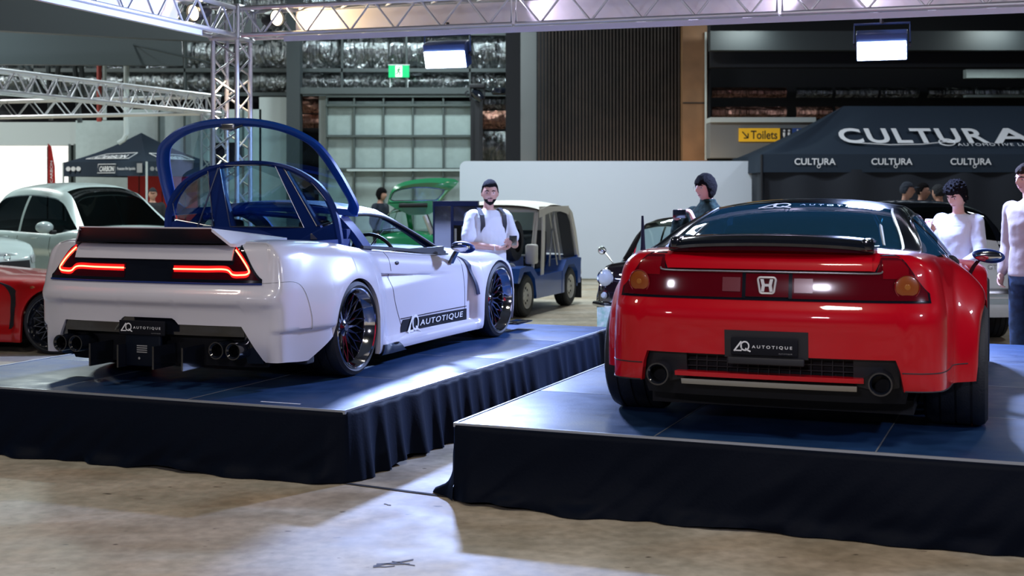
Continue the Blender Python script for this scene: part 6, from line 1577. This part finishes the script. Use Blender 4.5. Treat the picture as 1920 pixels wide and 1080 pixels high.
def hand(mb, W_, dirv, palm_n, curl=.5, flip=1, k=1.0, thumb_out=.7):
    """wrist W_, pointing dirv, palm facing palm_n"""
    d = Vector(dirv).normalized(); n_ = (Vector(palm_n)-d*Vector(palm_n).dot(d)).normalized(); s_ = d.cross(n_)*flip
    R = Matrix((s_, d, n_)).transposed()
    mb.ell(W_+d*.048*k, (.040*k, .052*k, .017*k), 16, 10, R)
    limb(mb, [W_-d*.02, W_+d*.02], [.024*k, .024*k], 10, 2)
    for i, (off, L) in enumerate(((-.030, .062), (-.010, .072), (.010, .068), (.029, .054))):
        b = W_+d*.088*k+s_*off*k; c = curl*(1+.10*i)
        p = [b-d*.02*k]; a = 0; cur = b
        p.append(cur)
        for seg in (.42, .32, .26):
            a += c*.95; cur = cur+(d*math.cos(a)+n_*math.sin(a))*L*seg*k; p.append(cur)
        mb.tube(p, [.0092*k, .0092*k, .0085*k, .0078*k, .0066*k], 8); mb.ell(p[-1], (.0066*k,)*3, 8, 6)
    tb = W_+d*.025*k-s_*.026*k; o = -s_*thumb_out+d*.8+n_*.35; o.normalize(); o2 = (d*.9+n_*.6-s_*.1).normalized()
    p = [tb, tb+o*.034*k, tb+o*.034*k+o2*.026*k, tb+o*.034*k+o2*.048*k]; mb.tube(p, [.013*k, .011*k, .0095*k, .0075*k], 8); mb.ell(p[-1], (.0075*k,)*3, 8, 6)
def person(name_label, loc, rotz, H, arms, skin='skin', hair='short', hairm='hair', top='tee', topm='tee', legm='jeans', head=(0, 0), feet=.10, seed=0, group=None, beard=False, hands=True, detail=True, fat=1.0, curls=(.5, .5), palms=None, lean=0):
    k = H/1.75; root = thing('person', name_label, 'person', loc, rotz, group)
    V_ = lambda x, y, z: Vector((x, y, z))*k
    vox = .0062 if detail else .012
    hc = V_(0, -.03+lean, 1.628); Rh = Matrix.Rotation(math.radians(head[0]), 3, 'Z') @ Matrix.Rotation(math.radians(head[1]), 3, 'X')
    b = MB(); head_mesh(b, hc, Rh*k if k != 1 else Rh) if False else head_mesh(b, hc, Rh)
    limb(b, [V_(0, .012, 1.40), V_(0, .0, 1.49), hc+V_(0, .018, -.07)], [.060, .051, .047])
    loft(b, [(V_(0, 0, .86), .13*k, .09*k), (V_(0, 0, .95), .155*k, .11*k), (V_(0, -.01, 1.08), .135*k*fat, .095*k*fat), (V_(0, -.005, 1.25), .150*k*fat, .11*k), (V_(0, 0, 1.38), .165*k, .095*k), (V_(0, .005, 1.44), .11*k, .07*k), (V_(0, .005, 1.47), .06*k, .055*k)])
    J = {}
    for i, (sg, A_) in enumerate(zip((-1, 1), arms)):
        sh = V_(sg*.185, 0, 1.405); el = V_(*A_[0]); wr = V_(*A_[1]); J[sg] = (sh, el, wr)
        limb(b, [sh, sh.lerp(el, .5)+V_(0, 0, 0), el, el.lerp(wr, .35), wr], [.036, .042, .037, .036, .026])
        if hands:
            pn = palms[i] if palms else (-sg, 0, 0); dv = A_[2] if len(A_) > 2 else (wr-el)
            hand(b, wr, dv, pn, curls[i], flip=(1 if sg > 0 else -1))
    for sg in (-1, 1): limb(b, [V_(sg*.085, 0, .90), V_(sg*.095, -.005, .50), V_(sg*.10, .015, .09)], [.075, .052, .038])
    remesh(b, vox, 'body', skin, root)
    hm = hair_mesh(hc, Rh, hair, seed).build('hair' if hair != 'cap' else 'cap', hairm, root, angle=70)
    if hair == 'cap':
        MB().strip([hc+Rh @ Vector((x, -.095-.045*(1-(x/.06)**2), .048-.01*abs(x)/.06)) for x in fr(-.06, .06, 8)], (0, .03, 0), (0, 0, .003)).build('cap_peak', hairm, root)
    if detail:
        for sg in (-1, 1):
            q_ = face_at(sg*.031, .007, -.0015); e = MB(); e.ell(hc+Rh @ q_, (.0135, .007, .0060), 12, 8, Rh); e.build('eye', 'eye_white', root)
            e = MB(); e.ell(hc+Rh @ (q_+Vector((0, -.0062, -.001))), (.0062, .002, .0058), 10, 6, Rh); e.build('iris', 'iris', root)
            e = MB(); e.tube([hc+Rh @ face_at(sg*x, z, .001) for x, z in ((.016, .025), (.033, .030), (.050, .025))], [.004, .0055, .003], 6); e.build('eyebrow', hairm, root)
        l = MB(); l.tube([hc+Rh @ face_at(x, -.060, -.001) for x in fr(-.022, .022, 6)], [.0015, .0035, .0042, .0038, .0042, .0035, .0015], 8); l.build('mouth', 'lip', root)
        if beard:
            bm_ = MB(); n_, m_ = 40, 24; vs = []
            for i in range(m_+1):
                for q in range(n_):
                    th, ph = PI*i/m_, 2*PI*q/n_; p = head_pt(th, ph); f_ = -math.sin(ph)*math.sin(th)
                    kk_ = smooth(-.045, -.062, p.z)*smooth(-.1, .15, f_)
                    if abs(p.x) < .022 and p.z > -.072: kk_ = 0
                    mo = math.exp(-((p.z+.045)/.005)**2)*(1 if abs(p.x) < .026 and f_ > .3 else 0)
                    vs.append(hc+Rh @ (p+p.normalized()*lerp(-.01, .0035, max(kk_, mo))))
            bm_.add(vs, [(i*n_+q, (i+1)*n_+q, (i+1)*n_+(q+1) % n_, i*n_+(q+1) % n_) for i in range(m_) for q in range(n_)]); bm_.build('beard', hairm, root)
    # top
    c = MB(); g_ = .016
    zn = 1.46 if top != 'jacket' else 1.50
    loft(c, [(V_(0, 0, .86), .175*k*fat, .130*k), (V_(0, 0, .98), .172*k*fat, .125*k), (V_(0, -.01, 1.10), .160*k*fat, .118*k*fat), (V_(0, -.005, 1.27), .175*k*fat, .132*k), (V_(0, 0, 1.38), .195*k, .115*k), (V_(0, .005, 1.435), .145*k, .088*k), (V_(0, .008, zn), (.078 if top != 'jacket' else .072)*k, .074*k)])
    if top == 'jacket': loft(c, [(V_(0, .008, 1.47), .072*k, .072*k), (V_(0, .0, 1.53), .068*k, .070*k)])
    for sg in (-1, 1):
        sh, el, wr = J[sg]
        if top == 'tee': limb(c, [sh+V_(-sg*.05, 0, -.01), sh+V_(0, 0, -.005), sh.lerp(el, .35), sh.lerp(el, .74)], [.062, .062, .069, .072])
        else: limb(c, [sh+V_(-sg*.05, 0, -.01), sh+V_(0, 0, -.005), sh.lerp(el, .5), el, el.lerp(wr, .5), el.lerp(wr, .94)], [.062, .062, .064, .060, .052, .044])
    remesh(c, .011 if detail else .016, {'tee': 't_shirt', 'jacket': 'jacket', 'jumper': 'jumper'}[top], topm, root, wrinkle=.005)
    t_ = MB(); loft(t_, [(V_(0, 0, .80), .15*k, .12*k), (V_(0, 0, .90), .165*k, .125*k), (V_(0, 0, .97), .16*k, .12*k)])
    for sg in (-1, 1): limb(t_, [V_(sg*.088, 0, .88), V_(sg*feet, -.01, .50), V_(sg*feet, .015, .07)], [.098, .078, .068])
    remesh(t_, .014, 'trousers', legm, root, wrinkle=.006)
    for sg in (-1, 1):
        s_ = MB(); s_.box(V_(sg*feet, -.05, .045), (.095*k, .27*k, .07), bev=.03); s_.build('shoe', 'shoe', root)
    return root, J, hc, Rh
# man in white t-shirt
r_, J, hc, Rh = person('man in white t-shirt with black backpack straps and beard, phone in hand', (px(916, 13), 13, 0), math.radians(28), 1.72,
    [((-.27, -.06, 1.12), (-.03, -.27, 1.09)), ((.25, -.09, 1.12), (.09, -.30, 1.13))], hair='short', top='tee', topm='tee', legm='dark_cloth', head=(-24, 4), beard=True, curls=(.55, .6), palms=((0, 0, 1), (-.6, 0, .8)), fat=1.08)
for sg in (-1, 1):
    MB().strip([Vector((sg*.115, -.095, 1.20)), Vector((sg*.12, -.118, 1.30)), Vector((sg*.12, -.10, 1.39)), Vector((sg*.115, -.02, 1.45)), Vector((sg*.11, .08, 1.41)), Vector((sg*.11, .13, 1.3))], (.022, 0, 0), lambda i: [(0, .006, 0), (0, .006, 0), (0, .006, .004), (0, .002, .006), (0, .005, .004), (0, .006, 0)][i]).build('backpack_strap', 'black_plastic', r_)
MB().box((0, .20, 1.20), (.30, .16, .44), bev=.05).build('backpack', 'dark_cloth', r_)
MB().lathe([(.030, -.012), (.033, -.010), (.033, .010), (.030, .012)], 20, 'x', J[-1][2]*1.0-Vector((.03, -.03, .0))).build('wristband', 'white_text', r_)
ph_ = MB(); ph_.box((0, 0, 0), (.075, .010, .15), Matrix.Rotation(.9, 3, 'X'), bev=.004); o = ph_.build('mobile_phone', 'black_gloss', None); o.location = Matrix.Rotation(math.radians(28), 3, 'Z') @ Vector((.06, -.40, 1.145))+Vector((px(916, 13), 13, 0)); tag(o, 'black phone in the hands of the man in the white t-shirt', 'phone')
# man taking a photo
A0 = (px(1327, 12), 12, 0); rz = math.radians(-50)
r_, J, hc, Rh = person('man in dark green patterned jacket holding up a phone with both hands', A0, rz, 1.77,
    [((-.24, -.16, 1.16), (-.105, -.29, 1.335), (.25, -.3, 1)), ((.25, -.14, 1.15), (.10, -.29, 1.335), (-.25, -.3, 1))], skin='skin_pale', hair='mid', top='jacket', topm='jacket', legm='dark_cloth', head=(-8, 3), curls=(.62, .62), palms=((.9, -.4, 0), (-.9, -.4, 0)))
o = MB().box((0, 0, 0), (.155, .012, .075), bev=.004).build('mobile_phone', 'black_gloss', None); o.location = Vector(A0)+Matrix.Rotation(rz, 3, 'Z') @ Vector((0, -.375, 1.415)); o.rotation_euler = (0, 0, rz); tag(o, 'black phone held up sideways by the man in the green jacket', 'phone')
for sg in (-1, 1): MB().tube([hc+Rh @ Vector((sg*.033+.019*math.cos(q), -.098, .004+.015*math.sin(q))) for q in fr(0, 2*PI*15/16, 15)], .0012, 5, closed=True).build('glasses', 'steel', r_)
# man in white jumper
A0 = (px(1797, 12), 12, 0); rz = math.radians(-48)
r_, J, hc, Rh = person('young man with curly black hair in white jumper looking down at his phone', A0, rz, 1.69,
    [((-.25, -.10, 1.12), (-.10, -.33, 1.27)), ((.25, -.06, 1.10), (.14, -.24, .96))], skin='skin_pale', hair='curly', top='jumper', topm='jumper_white', legm='dark_cloth', head=(-8, 22), curls=(.7, .4), palms=((.3, .6, .6), (-1, 0, 0)), seed=3)
text_on('chest_lettering', 'studio', lambda a, b: Vector((.035+a, -.150, 1.30+b)), 'grey_text', r_, width=.075, height=.014, shear=.3)
o = MB().box((0, 0, 0), (.078, .012, .155), Matrix.Rotation(-.5, 3, 'X'), bev=.004).build('mobile_phone', mat('phone_case', (.30, .02, .03), .4, noise_scale=30, col2=(.7, .65, .6)), None); o.location = Vector(A0)+Matrix.Rotation(rz, 3, 'Z') @ Vector((-.07, -.41, 1.30)); o.rotation_euler = (0, 0, rz); tag(o, 'phone in red and white case held by the young man in the white jumper', 'phone')
# man in beige jumper
A0 = (px(1930, 11), 11, 0); rz = math.radians(-62)
r_, J, hc, Rh = person('man in beige jumper and blue jeans standing at the right edge', A0, rz, 1.84,
    [((-.25, .04, 1.10), (-.21, -.07, .88)), ((.25, .04, 1.10), (.21, -.07, .88))], skin='skin_pale', hair='crop', hairm='hair_brown', top='jumper', topm='beige', legm='jeans', head=(-6, 5), curls=(.4, .4), seed=5, fat=.93)
# people far behind
gb = None
for (x, y_, D, Hh, rz, hs, hm_, tm, lab, hd_) in [
    (1697, 341, 19.0, 1.76, 60, 'cap', 'navy_cloth', 'dark_cloth', 'man in a dark cap standing before the black tent, seen in profile', (10, 0)),
    (1727, 343, 19.6, 1.74, 50, 'short', 'hair', 'navy_cloth', 'short-haired man standing right of the man in the cap', (10, 0)),
    (1762, 346, 19.2, 1.72, -150, 'cap', 'dark_cloth', 'dark_cloth', 'man in black beanie half hidden behind the curly-haired young man', (0, 0)),
    (713, 353, 24.5, 1.69, 62, 'mid', 'hair', 'navy_cloth', 'bearded dark-haired man standing far behind the white car', (0, 0)),
    (286, 352, 26.0, 1.70, 20, 'cap', 'dark_cloth', 'dark_cloth', 'person in dark clothes standing before the red booth wall', (0, 0))]:
    person(lab, (px(x, D), D, 0), math.radians(rz), Hh, [((-.25, .02, 1.12), (-.22, -.06, .90)), ((.25, .02, 1.12), (.22, -.06, .90))], hair=hs, hairm=hm_, top='jumper', topm=tm, legm='dark_cloth', head=hd_, hands=True, detail=False)
